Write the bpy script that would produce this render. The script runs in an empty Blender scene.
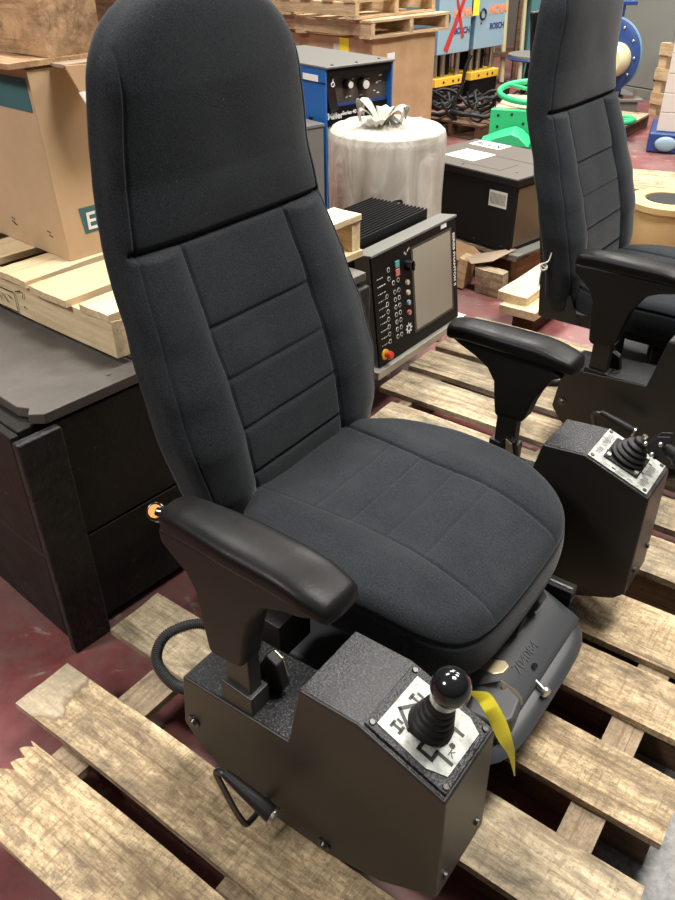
import bpy, bmesh, math, random
from mathutils import Vector, Matrix, noise
random.seed(7)
S = bpy.context.scene
C = S.collection
PI = math.pi
R = math.radians

# ------------------------------------------------------------ camera, world, lights, exposure
cam_d = bpy.data.cameras.new('camera')
cam = bpy.data.objects.new('camera', cam_d); C.objects.link(cam)
cam.location = (0, 0, 1.506)
cam.rotation_euler = (R(90 - 34.0), 0, 0)
cam.rotation_euler = (Matrix.Rotation(R(90 - 34.0), 3, 'X') @ Matrix.Rotation(R(-0.5), 3, 'Z')).to_euler()
cam_d.sensor_fit = 'VERTICAL'; cam_d.sensor_height = 36.0
cam_d.lens = 36.0 * 770 / 900
cam_d.clip_end = 100; cam_d.clip_start = 0.02
S.camera = cam

w = bpy.data.worlds.new('world'); S.world = w; w.use_nodes = True
# dim hall: most of the sky light comes from the bright roof, little from the sides
_nt = w.node_tree; _tc = _nt.nodes.new('ShaderNodeTexCoord'); _sx = _nt.nodes.new('ShaderNodeSeparateXYZ'); _rp = _nt.nodes.new('ShaderNodeValToRGB')
_nt.links.new(_tc.outputs['Generated'], _sx.inputs[0]); _nt.links.new(_sx.outputs[2], _rp.inputs[0])
_rp.color_ramp.elements[0].position = 0.0; _rp.color_ramp.elements[0].color = (0.10, 0.10, 0.10, 1)
_rp.color_ramp.elements[1].position = 0.85; _rp.color_ramp.elements[1].color = (0.95, 0.98, 1.0, 1)
_nt.links.new(_rp.outputs[0], _nt.nodes['Background'].inputs[0])
_nt.nodes['Background'].inputs[1].default_value = 0.13

def area(loc, sx, sy, power, target=None, col=(1, 0.955, 0.89)):
    d = bpy.data.lights.new('ceiling_lamp', 'AREA'); d.shape = 'RECTANGLE'
    d.size = sx; d.size_y = sy; d.energy = power; d.color = col
    o = bpy.data.objects.new('ceiling_lamp', d); C.objects.link(o); o.location = loc
    if target is not None:
        o.rotation_euler = (Vector(target) - Vector(loc)).to_track_quat('-Z', 'Y').to_euler()
    return o
area((1.3, 1.6, 5.2), 1.3, 1.0, 240)
area((3.1, 3.6, 5.2), 1.4, 1.1, 190)
area((-1.2, 4.2, 5.2), 1.4, 1.1, 170)
area((-3.6, -0.2, 4.8), 1.4, 1.1, 230)
area((1.2, 6.8, 5.2), 1.8, 1.4, 300)
area((4.6, 6.6, 5.2), 1.8, 1.4, 170)
area((3.0, 10.4, 5.4), 2.0, 1.4, 240)

S.view_settings.view_transform = 'Standard'
S.view_settings.look = 'None'
S.view_settings.exposure = 0.32
S.view_settings.gamma = 1.0
S.view_settings.use_curve_mapping = False

# ------------------------------------------------------------ materials
def mat(name, col=(0.5, 0.5, 0.5), rough=0.5, metal=0.0, **kw):
    m = bpy.data.materials.new(name); m.use_nodes = True
    b = m.node_tree.nodes['Principled BSDF']
    b.inputs['Base Color'].default_value = (*col, 1)
    b.inputs['Roughness'].default_value = rough
    b.inputs['Metallic'].default_value = metal
    for k, v in kw.items():
        b.inputs[k.replace('_', ' ')].default_value = v
    return m
def nd(m, t, **kw):
    n = m.node_tree.nodes.new(t)
    for k, v in kw.items(): setattr(n, k, v)
    return n
def ln(m, a, b): m.node_tree.links.new(a, b)
def bs(m): return m.node_tree.nodes['Principled BSDF']
def coords(m, scale=(1, 1, 1), jitter=False):
    tc = nd(m, 'ShaderNodeTexCoord'); mp = nd(m, 'ShaderNodeMapping')
    mp.inputs['Scale'].default_value = scale
    if jitter:
        oi = nd(m, 'ShaderNodeObjectInfo'); mu = nd(m, 'ShaderNodeVectorMath', operation='SCALE')
        ad = nd(m, 'ShaderNodeVectorMath', operation='ADD'); cv = nd(m, 'ShaderNodeCombineXYZ')
        for i in range(3): ln(m, oi.outputs['Random'], cv.inputs[i])
        ln(m, cv.outputs[0], mu.inputs[0]); mu.inputs['Scale'].default_value = 37.0
        ln(m, tc.outputs['Object'], ad.inputs[0]); ln(m, mu.outputs[0], ad.inputs[1])
        ln(m, ad.outputs[0], mp.inputs['Vector'])
    else:
        ln(m, tc.outputs['Object'], mp.inputs['Vector'])
    return mp.outputs[0]
def noise_n(m, vec, scale, detail=4, rough=0.6, dist=0.0):
    n = nd(m, 'ShaderNodeTexNoise'); n.inputs['Scale'].default_value = scale
    n.inputs['Detail'].default_value = detail; n.inputs['Roughness'].default_value = rough
    n.inputs['Distortion'].default_value = dist
    ln(m, vec, n.inputs['Vector']); return n.outputs['Fac']
def ramp(m, fac, stops, interp='LINEAR'):
    r = nd(m, 'ShaderNodeValToRGB'); e = r.color_ramp.elements; r.color_ramp.interpolation = interp
    while len(e) < len(stops): e.new(0.5)
    for i, (p, c) in enumerate(stops):
        e[i].position = p; e[i].color = (*c, 1) if len(c) == 3 else c
    ln(m, fac, r.inputs[0]); return r.outputs[0]
def mix(m, fac, a, b, mode='MIX'):
    n = nd(m, 'ShaderNodeMix', data_type='RGBA', blend_type=mode)
    if isinstance(fac, (int, float)): n.inputs[0].default_value = fac
    else: ln(m, fac, n.inputs[0])
    for s, v in ((6, a), (7, b)):
        if isinstance(v, tuple): n.inputs[s].default_value = (*v, 1)
        else: ln(m, v, n.inputs[s])
    return n.outputs[2]
def bump(m, h, strength=0.3, dist=0.002):
    b = nd(m, 'ShaderNodeBump'); b.inputs['Strength'].default_value = strength
    b.inputs['Distance'].default_value = dist
    ln(m, h, b.inputs['Height']); ln(m, b.outputs[0], bs(m).inputs['Normal'])

def wood(name, light, dark, stain, stain_amt=0.5, rough=0.75, grain=1.0, speck=0.5, sawn=0.0, endpatch=False):
    m = mat(name, light, rough)
    bs(m).inputs['Specular IOR Level'].default_value = 0.3
    v = coords(m, (1, 1, 1), True)
    g = noise_n(m, coords(m, (1.6, 30, 30), True), 1.6 * grain, 6, 0.7, 0.9)
    mid = tuple((a * 0.6 + b * 0.4) for a, b in zip(light, dark))
    base = ramp(m, g, [(0.34, dark), (0.47, mid), (0.60, light)])
    # coarse weathering mottle, slightly drawn out along the grain
    mo = noise_n(m, coords(m, (36, 90, 90), True), 1.0, 8, 0.85, 0.25)
    cx = noise_n(m, coords(m, (150, 14, 14), True), 1.0, 3, 0.7, 0.3)
    base = mix(m, ramp(m, mo, [(0.42, (0.62 * min(1, sawn * 2),) * 3), (0.56, (0, 0, 0))]), base, tuple(x * 0.75 for x in dark))
    base = mix(m, ramp(m, mo, [(0.56, (0, 0, 0)), (0.74, (0.4 * min(1, sawn * 2),) * 3)]), base, tuple(min(1, x * 1.22) for x in light))
    base = mix(m, ramp(m, cx, [(0.36, (0.55 * min(1, sawn * 2),) * 3), (0.47, (0, 0, 0))]), base, tuple(x * 0.9 for x in dark))
    st = noise_n(m, coords(m, (1, 2.2, 2.2), True), 4.2, 8, 0.72, 0.6)
    c = mix(m, ramp(m, st, [(0.50 - 0.08 * stain_amt, (0, 0, 0)), (0.64, (stain_amt,) * 3)]), base, stain)
    s2 = noise_n(m, v, 110, 3, 0.7)
    c = mix(m, ramp(m, s2, [(0.57, (0, 0, 0)), (0.68, (speck,) * 3)]), c, tuple(x * 0.5 for x in dark))
    cr = noise_n(m, coords(m, (1.1, 48, 48), True), 1.0, 2, 0.5, 1.4)
    c = mix(m, ramp(m, cr, [(0.235, (0.85,) * 3), (0.27, (0, 0, 0))]), c, tuple(x * 0.3 for x in dark))
    # rings of a knot now and then
    vo = nd(m, 'ShaderNodeTexVoronoi'); vo.inputs['Scale'].default_value = 1.0; ln(m, coords(m, (2.2, 6.5, 2), True), vo.inputs['Vector'])
    wv = nd(m, 'ShaderNodeMath', operation='SINE'); mu = nd(m, 'ShaderNodeMath', operation='MULTIPLY'); mu.inputs[1].default_value = 70.0
    ln(m, vo.outputs['Distance'], mu.inputs[0]); ln(m, mu.outputs[0], wv.inputs[0])
    near = ramp(m, vo.outputs['Distance'], [(0.06, (0.55,) * 3), (0.26, (0, 0, 0))])
    rg = ramp(m, wv.outputs[0], [(0.2, (1, 1, 1)), (0.9, (0, 0, 0))])
    c = mix(m, mix(m, 1.0, near, rg, 'MULTIPLY'), c, tuple(x * 0.8 for x in dark))
    if endpatch:        # a paler, smoother end where something once covered the board, with a dark tide line
        tc = nd(m, 'ShaderNodeTexCoord'); sx = nd(m, 'ShaderNodeSeparateXYZ'); ln(m, tc.outputs['Object'], sx.inputs[0])
        wn = noise_n(m, tc.outputs['Object'], 9, 3, 0.6, 0.5)
        e1 = nd(m, 'ShaderNodeMath', operation='MULTIPLY_ADD'); ln(m, wn, e1.inputs[0]); e1.inputs[1].default_value = 0.32; ln(m, sx.outputs[0], e1.inputs[2])
        e2 = nd(m, 'ShaderNodeMath', operation='ADD'); ln(m, e1.outputs[0], e2.inputs[0]); e2.inputs[1].default_value = 0.30 + 0.5
        pale = mix(m, 0.45, c, (0.60, 0.53, 0.41))
        c2 = mix(m, ramp(m, e2.outputs[0], [(0.445, (1, 1, 1)), (0.452, (0, 0, 0))]), c, pale)
        c = mix(m, ramp(m, e2.outputs[0], [(0.425, (0, 0, 0)), (0.443, (0.75,) * 3), (0.452, (0.75,) * 3), (0.458, (0, 0, 0))]), c2, tuple(x * 0.7 for x in dark))
    ln(m, c, bs(m).inputs['Base Color'])
    ad = nd(m, 'ShaderNodeMath', operation='ADD'); ln(m, g, ad.inputs[0]); ln(m, mo, ad.inputs[1])
    bump(m, ad.outputs[0], 0.6, 0.003)
    return m
W_OLD = wood('weathered_pallet_wood', (0.82, 0.63, 0.385), (0.28, 0.19, 0.105), (0.085, 0.066, 0.047), 0.75, speck=0.65, sawn=0.5)
W_OLD2 = wood('grey_pallet_wood', (0.68, 0.56, 0.375), (0.27, 0.198, 0.12), (0.08, 0.067, 0.05), 0.85, speck=0.6, sawn=0.35)
W_OLDP = wood('weathered_pallet_wood_with_pale_end', (0.82, 0.63, 0.385), (0.28, 0.19, 0.105), (0.085, 0.066, 0.047), 0.75, speck=0.65, sawn=0.5, endpatch=True)
W_STR = wood('brown_stringer_wood', (0.44, 0.335, 0.22), (0.22, 0.155, 0.095), (0.09, 0.07, 0.05), 0.7, speck=0.5, sawn=0.4)
W_NEW = wood('pale_pine', (0.78, 0.63, 0.40), (0.58, 0.43, 0.25), (0.48, 0.34, 0.20), 0.35, speck=0.15)
W_MID = wood('tan_pine', (0.60, 0.44, 0.26), (0.38, 0.25, 0.13), (0.20, 0.14, 0.09), 0.5, speck=0.25)
W_ROUGH = wood('rough_brown_timber', (0.64, 0.42, 0.24), (0.33, 0.18, 0.085), (0.12, 0.06, 0.03), 0.7, grain=0.7, speck=0.3)
W_DK = wood('dark_brown_timber', (0.16, 0.09, 0.05), (0.07, 0.04, 0.025), (0.03, 0.02, 0.014), 0.6)

def crate_black():
    m = mat('black_painted_wood', (0.02, 0.019, 0.018), 0.55)
    v = coords(m, (1, 1, 1)); n1 = noise_n(m, v, 6, 6, 0.7, 0.3); n2 = noise_n(m, v, 38, 4, 0.75)
    c = ramp(m, n1, [(0.3, (0.008, 0.0074, 0.0066)), (0.7, (0.030, 0.0255, 0.0205))])
    c = mix(m, ramp(m, n2, [(0.67, (0, 0, 0)), (0.72, (0.6,) * 3)]), c, (0.11, 0.085, 0.06))
    ln(m, c, bs(m).inputs['Base Color']); bump(m, n2, 0.6, 0.004)
    ln(m, ramp(m, n1, [(0.3, (0.5,) * 3), (0.7, (0.75,) * 3)]), bs(m).inputs['Roughness'])
    return m
M_CRATE = crate_black()
def postm():
    m = mat('chipped_black_post', (0.02, 0.02, 0.02), 0.5, 0.0, Specular_IOR_Level=0.35)
    v = coords(m, (1, 1, 1)); n2 = noise_n(m, v, 26, 5, 0.7); n3 = noise_n(m, v, 55, 2, 0.5)
    c = ramp(m, n2, [(0.35, (0.012, 0.0125, 0.013)), (0.7, (0.034, 0.034, 0.034))])
    c = mix(m, ramp(m, n3, [(0.70, (0, 0, 0)), (0.74, (0.5,) * 3)]), c, (0.12, 0.09, 0.06))
    c = mix(m, ramp(m, n3, [(0.28, (0.8,) * 3), (0.32, (0, 0, 0))]), c, (0.003, 0.003, 0.003))
    ln(m, c, bs(m).inputs['Base Color']); bump(m, n3, 0.9, 0.006)
    return m
M_POST = postm()
def lidm():
    m = mat('worn_grey_lid', (0.09, 0.08, 0.07), 0.5)
    v = coords(m, (1, 1, 1)); n1 = noise_n(m, v, 3.5, 6, 0.7, 0.6)
    n2 = noise_n(m, coords(m, (14, 1.5, 1)), 3, 4, 0.7)
    c = ramp(m, n1, [(0.3, (0.075, 0.066, 0.058)), (0.55, (0.115, 0.103, 0.092)), (0.75, (0.17, 0.152, 0.135))])
    c = mix(m, ramp(m, n2, [(0.62, (0, 0, 0)), (0.72, (0.25,) * 3)]), c, (0.2, 0.17, 0.14))
    ln(m, c, bs(m).inputs['Base Color']); bump(m, n1, 0.3, 0.003)
    return m
M_LID = lidm()
bs(M_CRATE).inputs['Specular IOR Level'].default_value = 0.25
def floorm():
    m = mat('red_painted_concrete', (0.2, 0.05, 0.05), 0.5)
    v = coords(m); n1 = noise_n(m, v, 1.6, 8, 0.72, 0.4); n2 = noise_n(m, v, 9, 6, 0.75, 0.6); n3 = noise_n(m, v, 60, 3, 0.7)
    c = ramp(m, n2, [(0.3, (0.135, 0.032, 0.034)), (0.6, (0.215, 0.06, 0.058)), (0.8, (0.27, 0.10, 0.09))])
    c = mix(m, ramp(m, n1, [(0.44, (0, 0, 0)), (0.60, (0.72,) * 3)]), c, (0.18, 0.125, 0.11))
    c = mix(m, ramp(m, n2, [(0.60, (0, 0, 0)), (0.66, (0.7,) * 3)]), c, (0.30, 0.29, 0.27))
    c = mix(m, ramp(m, n3, [(0.62, (0, 0, 0)), (0.7, (0.5,) * 3)]), c, (0.07, 0.05, 0.045))
    # the paint ends and bare concrete starts towards the corner in front of the pallet
    tc = nd(m, 'ShaderNodeTexCoord'); sx = nd(m, 'ShaderNodeSeparateXYZ'); ln(m, tc.outputs['Object'], sx.inputs[0])
    a = nd(m, 'ShaderNodeMath', operation='MULTIPLY_ADD'); ln(m, sx.outputs[0], a.inputs[0]); a.inputs[1].default_value = 0.80
    b2 = nd(m, 'ShaderNodeMath', operation='MULTIPLY_ADD'); ln(m, sx.outputs[1], b2.inputs[0]); b2.inputs[1].default_value = -0.60
    ln(m, a.outputs[0], b2.inputs[2]); a.inputs[2].default_value = 0.06
    b3 = nd(m, 'ShaderNodeMath', operation='MULTIPLY_ADD'); ln(m, n2, b3.inputs[0]); b3.inputs[1].default_value = 0.35; ln(m, b2.outputs[0], b3.inputs[2])
    gr = ramp(m, n3, [(0.35, (0.13, 0.125, 0.12)), (0.7, (0.27, 0.265, 0.25))])
    lim = nd(m, 'ShaderNodeMath', operation='LESS_THAN'); ln(m, sx.outputs[1], lim.inputs[0]); lim.inputs[1].default_value = 1.3
    st = ramp(m, b3.outputs[0], [(0.10, (0, 0, 0)), (0.16, (1, 1, 1))])
    ml = nd(m, 'ShaderNodeMath', operation='MULTIPLY'); ln(m, st, ml.inputs[0]); ln(m, lim.outputs[0], ml.inputs[1])
    c = mix(m, ml.outputs[0], c, gr)
    ln(m, c, bs(m).inputs['Base Color']); bump(m, n2, 0.2, 0.002)
    ln(m, ramp(m, n1, [(0.3, (0.38,) * 3), (0.7, (0.65,) * 3)]), bs(m).inputs['Roughness'])
    return m
M_FLOOR = floorm()
def fabric():
    m = mat('black_woven_fabric', (0.02, 0.021, 0.024), 0.95)
    v = coords(m); n1 = noise_n(m, v, 420, 2, 0.6); n2 = noise_n(m, v, 7, 3, 0.6)
    n3 = noise_n(m, coords(m, (260, 900, 260)), 1, 2, 0.6)
    c = ramp(m, n1, [(0.35, (0.0105, 0.0125, 0.0150)), (0.7, (0.028, 0.0325, 0.038))])
    c = mix(m, ramp(m, n2, [(0.45, (0, 0, 0)), (0.7, (0.25,) * 3)]), c, (0.04, 0.043, 0.049))
    n4 = noise_n(m, v, 150, 1, 0.5)
    c = mix(m, ramp(m, n4, [(0.80, (0, 0, 0)), (0.83, (0.4,) * 3)]), c, (0.16, 0.16, 0.16))
    ln(m, c, bs(m).inputs['Base Color'])
    s = nd(m, 'ShaderNodeMath', operation='ADD'); ln(m, n1, s.inputs[0]); ln(m, n3, s.inputs[1])
    bump(m, s.outputs[0], 0.35, 0.0012)
    bs(m).inputs['Sheen Weight'].default_value = 0.12; bs(m).inputs['Sheen Roughness'].default_value = 0.4
    bs(m).inputs['Specular IOR Level'].default_value = 0.15
    return m
M_FAB = fabric()
M_THREAD = mat('seam_thread', (0.012, 0.012, 0.013), 0.9)
def leather():
    m = mat('black_pad_vinyl', (0.0085, 0.0082, 0.008), 0.4, 0.0, Specular_IOR_Level=0.13)
    v = coords(m); n1 = noise_n(m, v, 180, 3, 0.6); n2 = noise_n(m, v, 25, 3, 0.6)
    bump(m, n1, 0.22, 0.001); pass
    ln(m, ramp(m, n2, [(0.3, (0.32,) * 3), (0.7, (0.44,) * 3)]), bs(m).inputs['Roughness'])
    return m
M_PAD = leather()
M_PLASTIC = mat('black_moulded_plastic', (0.0115, 0.011, 0.0105), 0.5, 0.0, Specular_IOR_Level=0.26)
def powder():
    m = mat('black_powder_coat', (0.02, 0.019, 0.018), 0.42)
    v = coords(m); n1 = noise_n(m, v, 320, 2, 0.6); n2 = noise_n(m, v, 5, 3, 0.6)
    bump(m, n1, 0.10, 0.001)
    ln(m, ramp(m, n2, [(0.3, (0.011, 0.0095, 0.0085)), (0.75, (0.019, 0.017, 0.0155))]), bs(m).inputs['Base Color'])
    return m
M_POW = powder()
def wrinkle():
    m = mat('black_wrinkle_paint', (0.02, 0.02, 0.021), 0.36, 0.0, Specular_IOR_Level=0.32)
    v = coords(m); n1 = noise_n(m, v, 260, 2, 0.6)
    bump(m, n1, 0.9, 0.0018)
    ln(m, ramp(m, n1, [(0.5, (0.010, 0.0103, 0.0112)), (0.72, (0.060, 0.062, 0.068))]), bs(m).inputs['Base Color'])
    return m
M_WRI = wrinkle()
M_STEEL = mat('zinc_steel', (0.55, 0.54, 0.5), 0.32, 1.0)
M_BOLT = mat('dark_bolt_steel', (0.10, 0.095, 0.09), 0.35, 0.9)
M_BRASS = mat('yellow_zinc_steel', (0.62, 0.52, 0.33), 0.38, 0.8)
M_BLACK = mat('black_rubber', (0.009, 0.009, 0.009), 0.55, 0.0, Specular_IOR_Level=0.3)
M_HOSE = mat('dark_grey_conduit', (0.035, 0.036, 0.037), 0.35)
M_GLOSS = mat('gloss_black_bakelite', (0.008, 0.008, 0.009), 0.12, 0.0, Coat_Weight=0.4)
M_CAST = mat('grey_cast_cover', (0.048, 0.051, 0.056), 0.46)
M_PLATE = mat('brushed_aluminium_plate', (0.38, 0.40, 0.375), 0.45, 0.25)
def _worn():
    m = M_PLATE; v = coords(m); n = noise_n(m, v, 45, 4, 0.7, 0.8); n2 = noise_n(m, v, 400, 2, 0.6)
    c = ramp(m, n, [(0.35, (0.22, 0.225, 0.20)), (0.55, (0.40, 0.415, 0.385)), (0.72, (0.50, 0.51, 0.47))])
    c = mix(m, ramp(m, n2, [(0.62, (0, 0, 0)), (0.7, (0.5,) * 3)]), c, (0.16, 0.155, 0.13))
    ln(m, c, bs(m).inputs['Base Color'])
_worn()
M_INK = mat('black_ink', (0.012, 0.012, 0.012), 0.5)
M_WHITE = mat('white_print', (0.82, 0.82, 0.80), 0.5)
M_TAG = mat('yellow_tag', (0.95, 0.80, 0.05), 0.5)
M_ORANGE = mat('orange_sticker', (0.80, 0.33, 0.07), 0.4)
M_RAIL = mat('aluminium_rail', (0.50, 0.48, 0.42), 0.4, 0.5)
M_PANEL = mat('black_panel', (0.0055, 0.0055, 0.0055), 0.5, 0.0, Specular_IOR_Level=0.18)
M_BEZEL = mat('grey_bezel', (0.15, 0.15, 0.135), 0.45)
M_SCREEN = mat('dusty_glass_screen', (0.33, 0.31, 0.25), 0.22, 0.0)
M_SCRIN = mat('screen_border', (0.035, 0.034, 0.03), 0.3)
M_RED = mat('red_plastic', (0.62, 0.05, 0.03), 0.35)
M_PINK = mat('pink_button', (0.60, 0.17, 0.16), 0.4)
M_GREENB = mat('teal_button', (0.10, 0.38, 0.33), 0.4)
M_YEL = mat('yellow_paint', (0.78, 0.47, 0.045), 0.45)
M_BLUEW = mat('blue_enamel', (0.018, 0.13, 0.42), 0.35)
M_GREYTOP = mat('grey_enamel', (0.15, 0.145, 0.135), 0.45)
M_BLUEP = mat('pale_blue_paint', (0.27, 0.39, 0.47), 0.5)
M_BLUEP2 = mat('mid_blue_paint', (0.13, 0.24, 0.33), 0.5)
M_NAVY = mat('navy_paint', (0.02, 0.05, 0.19), 0.35)
M_GREEN = mat('green_paint', (0.03, 0.42, 0.17), 0.42)
M_CREAM = mat('cream_paint', (0.60, 0.56, 0.34), 0.4)
M_CAB = mat('grey_cabinet_paint', (0.22, 0.225, 0.20), 0.45)
M_TEAL = mat('teal_paint', (0.07, 0.18, 0.19), 0.5)
M_TEALP = mat('teal_print', (0.045, 0.135, 0.15), 0.7)
M_TAN = mat('tan_primer', (0.50, 0.36, 0.16), 0.45)
M_SPRAY = mat('red_spray_paint', (0.50, 0.035, 0.03), 0.6)
M_OPRINT = mat('orange_print', (0.78, 0.27, 0.12), 0.6)
M_NPRINT = mat('navy_print', (0.03, 0.04, 0.16), 0.6)
def kraft(name, col, v_=0.9):
    m = mat(name, col, 0.8); v = coords(m); n = noise_n(m, v, 5, 5, 0.6)
    ln(m, ramp(m, n, [(0.3, tuple(x * v_ for x in col)), (0.7, tuple(min(1, x * 1.05) for x in col))]), bs(m).inputs['Base Color'])
    bump(m, noise_n(m, coords(m, (3, 3, 200)), 1, 2), 0.08, 0.002)
    return m
M_KRAFT = kraft('kraft_cardboard', (0.56, 0.39, 0.235))
M_KRAFT2 = kraft('worn_cardboard', (0.50, 0.31, 0.165), 0.75)
M_KRAFT3 = kraft('grey_brown_paper', (0.36, 0.27, 0.19), 0.75)
M_CONC = mat('machine_grey', (0.16, 0.155, 0.14), 0.5)
M_BROWNLID = mat('brown_grey_cover', (0.085, 0.072, 0.058), 0.5, 0.0, Specular_IOR_Level=0.3)
M_SIDECOV = mat('brown_reflective_cover', (0.15, 0.115, 0.085), 0.3, 0.5)
def bagm():
    m = mat('crinkled_plastic_film', (0.68, 0.645, 0.57), 0.3)
    v = coords(m, (4, 4, 1.5)); n = noise_n(m, v, 1.8, 5, 0.55, 1.8)
    ln(m, ramp(m, n, [(0.3, (0.40, 0.37, 0.305)), (0.5, (0.53, 0.505, 0.445)), (0.7, (0.66, 0.64, 0.585))]), bs(m).inputs['Base Color'])
    bump(m, n, 0.8, 0.02); bs(m).inputs['Alpha'].default_value = 0.93
    return m
M_BAG = bagm()
M_DRUM = mat('pale_drum', (0.62, 0.60, 0.55), 0.5)
M_WBOX = mat('off_white_card', (0.62, 0.58, 0.52), 0.6)
M_WALL = mat('dim_warehouse_wall', (0.10, 0.085, 0.07), 0.8)

# ------------------------------------------------------------ mesh builder
class MB:
    def __init__(s, off=(0, 0, 0)):
        s.bm = bmesh.new(); s.off = Vector(off); s.mi = 0
    def V(s, p): return s.bm.verts.new(Vector(p) - s.off)
    def F(s, vs):
        try:
            f = s.bm.faces.new(vs); f.material_index = s.mi; return f
        except ValueError: return None
    def box(s, a, b, M=None):
        (x0, y0, z0), (x1, y1, z1) = a, b
        ps = [(x0, y0, z0), (x1, y0, z0), (x1, y1, z0), (x0, y1, z0), (x0, y0, z1), (x1, y0, z1), (x1, y1, z1), (x0, y1, z1)]
        if M is not None: ps = [M @ Vector(p) for p in ps]
        v = [s.V(p) for p in ps]
        for f in ((0, 3, 2, 1), (4, 5, 6, 7), (0, 1, 5, 4), (1, 2, 6, 5), (2, 3, 7, 6), (3, 0, 4, 7)): s.F([v[i] for i in f])
        return s
    def quad(s, pts):
        s.F([s.V(p) for p in pts]); return s
    def prism(s, poly, fn):        # poly of 2D pts, fn(p, side 0/1) -> 3D
        a = [s.V(fn(p, 0)) for p in poly]; b = [s.V(fn(p, 1)) for p in poly]; n = len(poly)
        s.F(a[::-1]); s.F(b)
        for i in range(n): s.F([a[i], a[(i + 1) % n], b[(i + 1) % n], b[i]])
        return s
    def cyl(s, p0, p1, r0, r1=None, n=20, cap=True):
        return s.tube([p0, p1], [r0, r1 if r1 is not None else r0], n, cap)
    def tube(s, pts, rs, n=10, cap=True):
        pts = [Vector(p) for p in pts]
        if isinstance(rs, (int, float)): rs = [rs] * len(pts)
        rings = []; prev = None
        for i, p in enumerate(pts):
            t = (pts[min(i + 1, len(pts) - 1)] - pts[max(i - 1, 0)])
            if t.length < 1e-9: t = Vector((0, 0, 1))
            t.normalize()
            if prev is None:
                a = Vector((0, 0, 1)) if abs(t.z) < 0.9 else Vector((1, 0, 0))
                u = t.cross(a).normalized()
            else:
                u = (prev - t * prev.dot(t)).normalized()
            prev = u; w_ = t.cross(u)
            rings.append([s.V(p + (u * math.cos(2 * PI * k / n) + w_ * math.sin(2 * PI * k / n)) * rs[i]) for k in range(n)])
        for a, b in zip(rings, rings[1:]):
            for k in range(n): s.F([a[k], a[(k + 1) % n], b[(k + 1) % n], b[k]])
        if cap: s.F(rings[0][::-1]); s.F(rings[-1])
        return s
    def lathe(s, c, prof, n=32, axis='Z', M=None):   # prof: (r,h)
        rings = []
        for r, h in prof:
            ring = []
            for k in range(n):
                a = 2 * PI * k / n; p = Vector((r * math.cos(a), r * math.sin(a), h))
                if M is not None: p = M @ p
                ring.append(s.V(Vector(c) + p))
            rings.append(ring)
        for a, b in zip(rings, rings[1:]):
            for k in range(n): s.F([a[k], a[(k + 1) % n], b[(k + 1) % n], b[k]])
        s.F(rings[0][::-1]); s.F(rings[-1]); return s
    def sphere(s, c, r, n=24, m=14, sc=(1, 1, 1)):
        prof = []
        for i in range(1, m):
            t = -PI / 2 + PI * i / m; prof.append((r * math.cos(t), r * math.sin(t)))
        rings = []
        for rr, h in prof: rings.append([s.V(Vector(c) + Vector((rr * math.cos(2 * PI * k / n) * sc[0], rr * math.sin(2 * PI * k / n) * sc[1], h * sc[2]))) for k in range(n)])
        for a, b in zip(rings, rings[1:]):
            for k in range(n): s.F([a[k], a[(k + 1) % n], b[(k + 1) % n], b[k]])
        bt = s.V(Vector(c) + Vector((0, 0, -r * sc[2]))); tp = s.V(Vector(c) + Vector((0, 0, r * sc[2])))
        for k in range(n): s.F([bt, rings[0][(k + 1) % n], rings[0][k]]); s.F([tp, rings[-1][k], rings[-1][(k + 1) % n]])
        return s
    def torus(s, c, R_, r, n=40, m=10, M=None):
        rings = []
        for i in range(n):
            a = 2 * PI * i / n; ring = []
            for k in range(m):
                b = 2 * PI * k / m; q = R_ + r * math.cos(b)
                p = Vector((q * math.cos(a), q * math.sin(a), r * math.sin(b)))
                if M is not None: p = M @ p
                ring.append(s.V(Vector(c) + p))
            rings.append(ring)
        for i in range(n):
            a, b = rings[i], rings[(i + 1) % n]
            for k in range(m): s.F([a[k], b[k], b[(k + 1) % m], a[(k + 1) % m]])
        return s
    def build(s, name, m, parent=None, bevel=0, smooth=35, loc=None, rot=None, seg=2, mw=None):
        me = bpy.data.meshes.new(name)
        bmesh.ops.recalc_face_normals(s.bm, faces=s.bm.faces)
        s.bm.to_mesh(me); s.bm.free()
        o = bpy.data.objects.new(name, me); C.objects.link(o)
        for x in (m if isinstance(m, (list, tuple)) else [m]): me.materials.append(x)
        if parent is not None: o.parent = parent
        if mw is not None: o.matrix_local = mw
        if loc is not None: o.location = loc
        if rot is not None: o.rotation_euler = rot
        if smooth:
            me.shade_smooth(); me.set_sharp_from_angle(angle=R(smooth))
        if bevel:
            b = o.modifiers.new('bevel', 'BEVEL'); b.width = bevel; b.segments = seg; b.limit_method = 'ANGLE'; b.angle_limit = R(30)
            b.harden_normals = True
        return o

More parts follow.
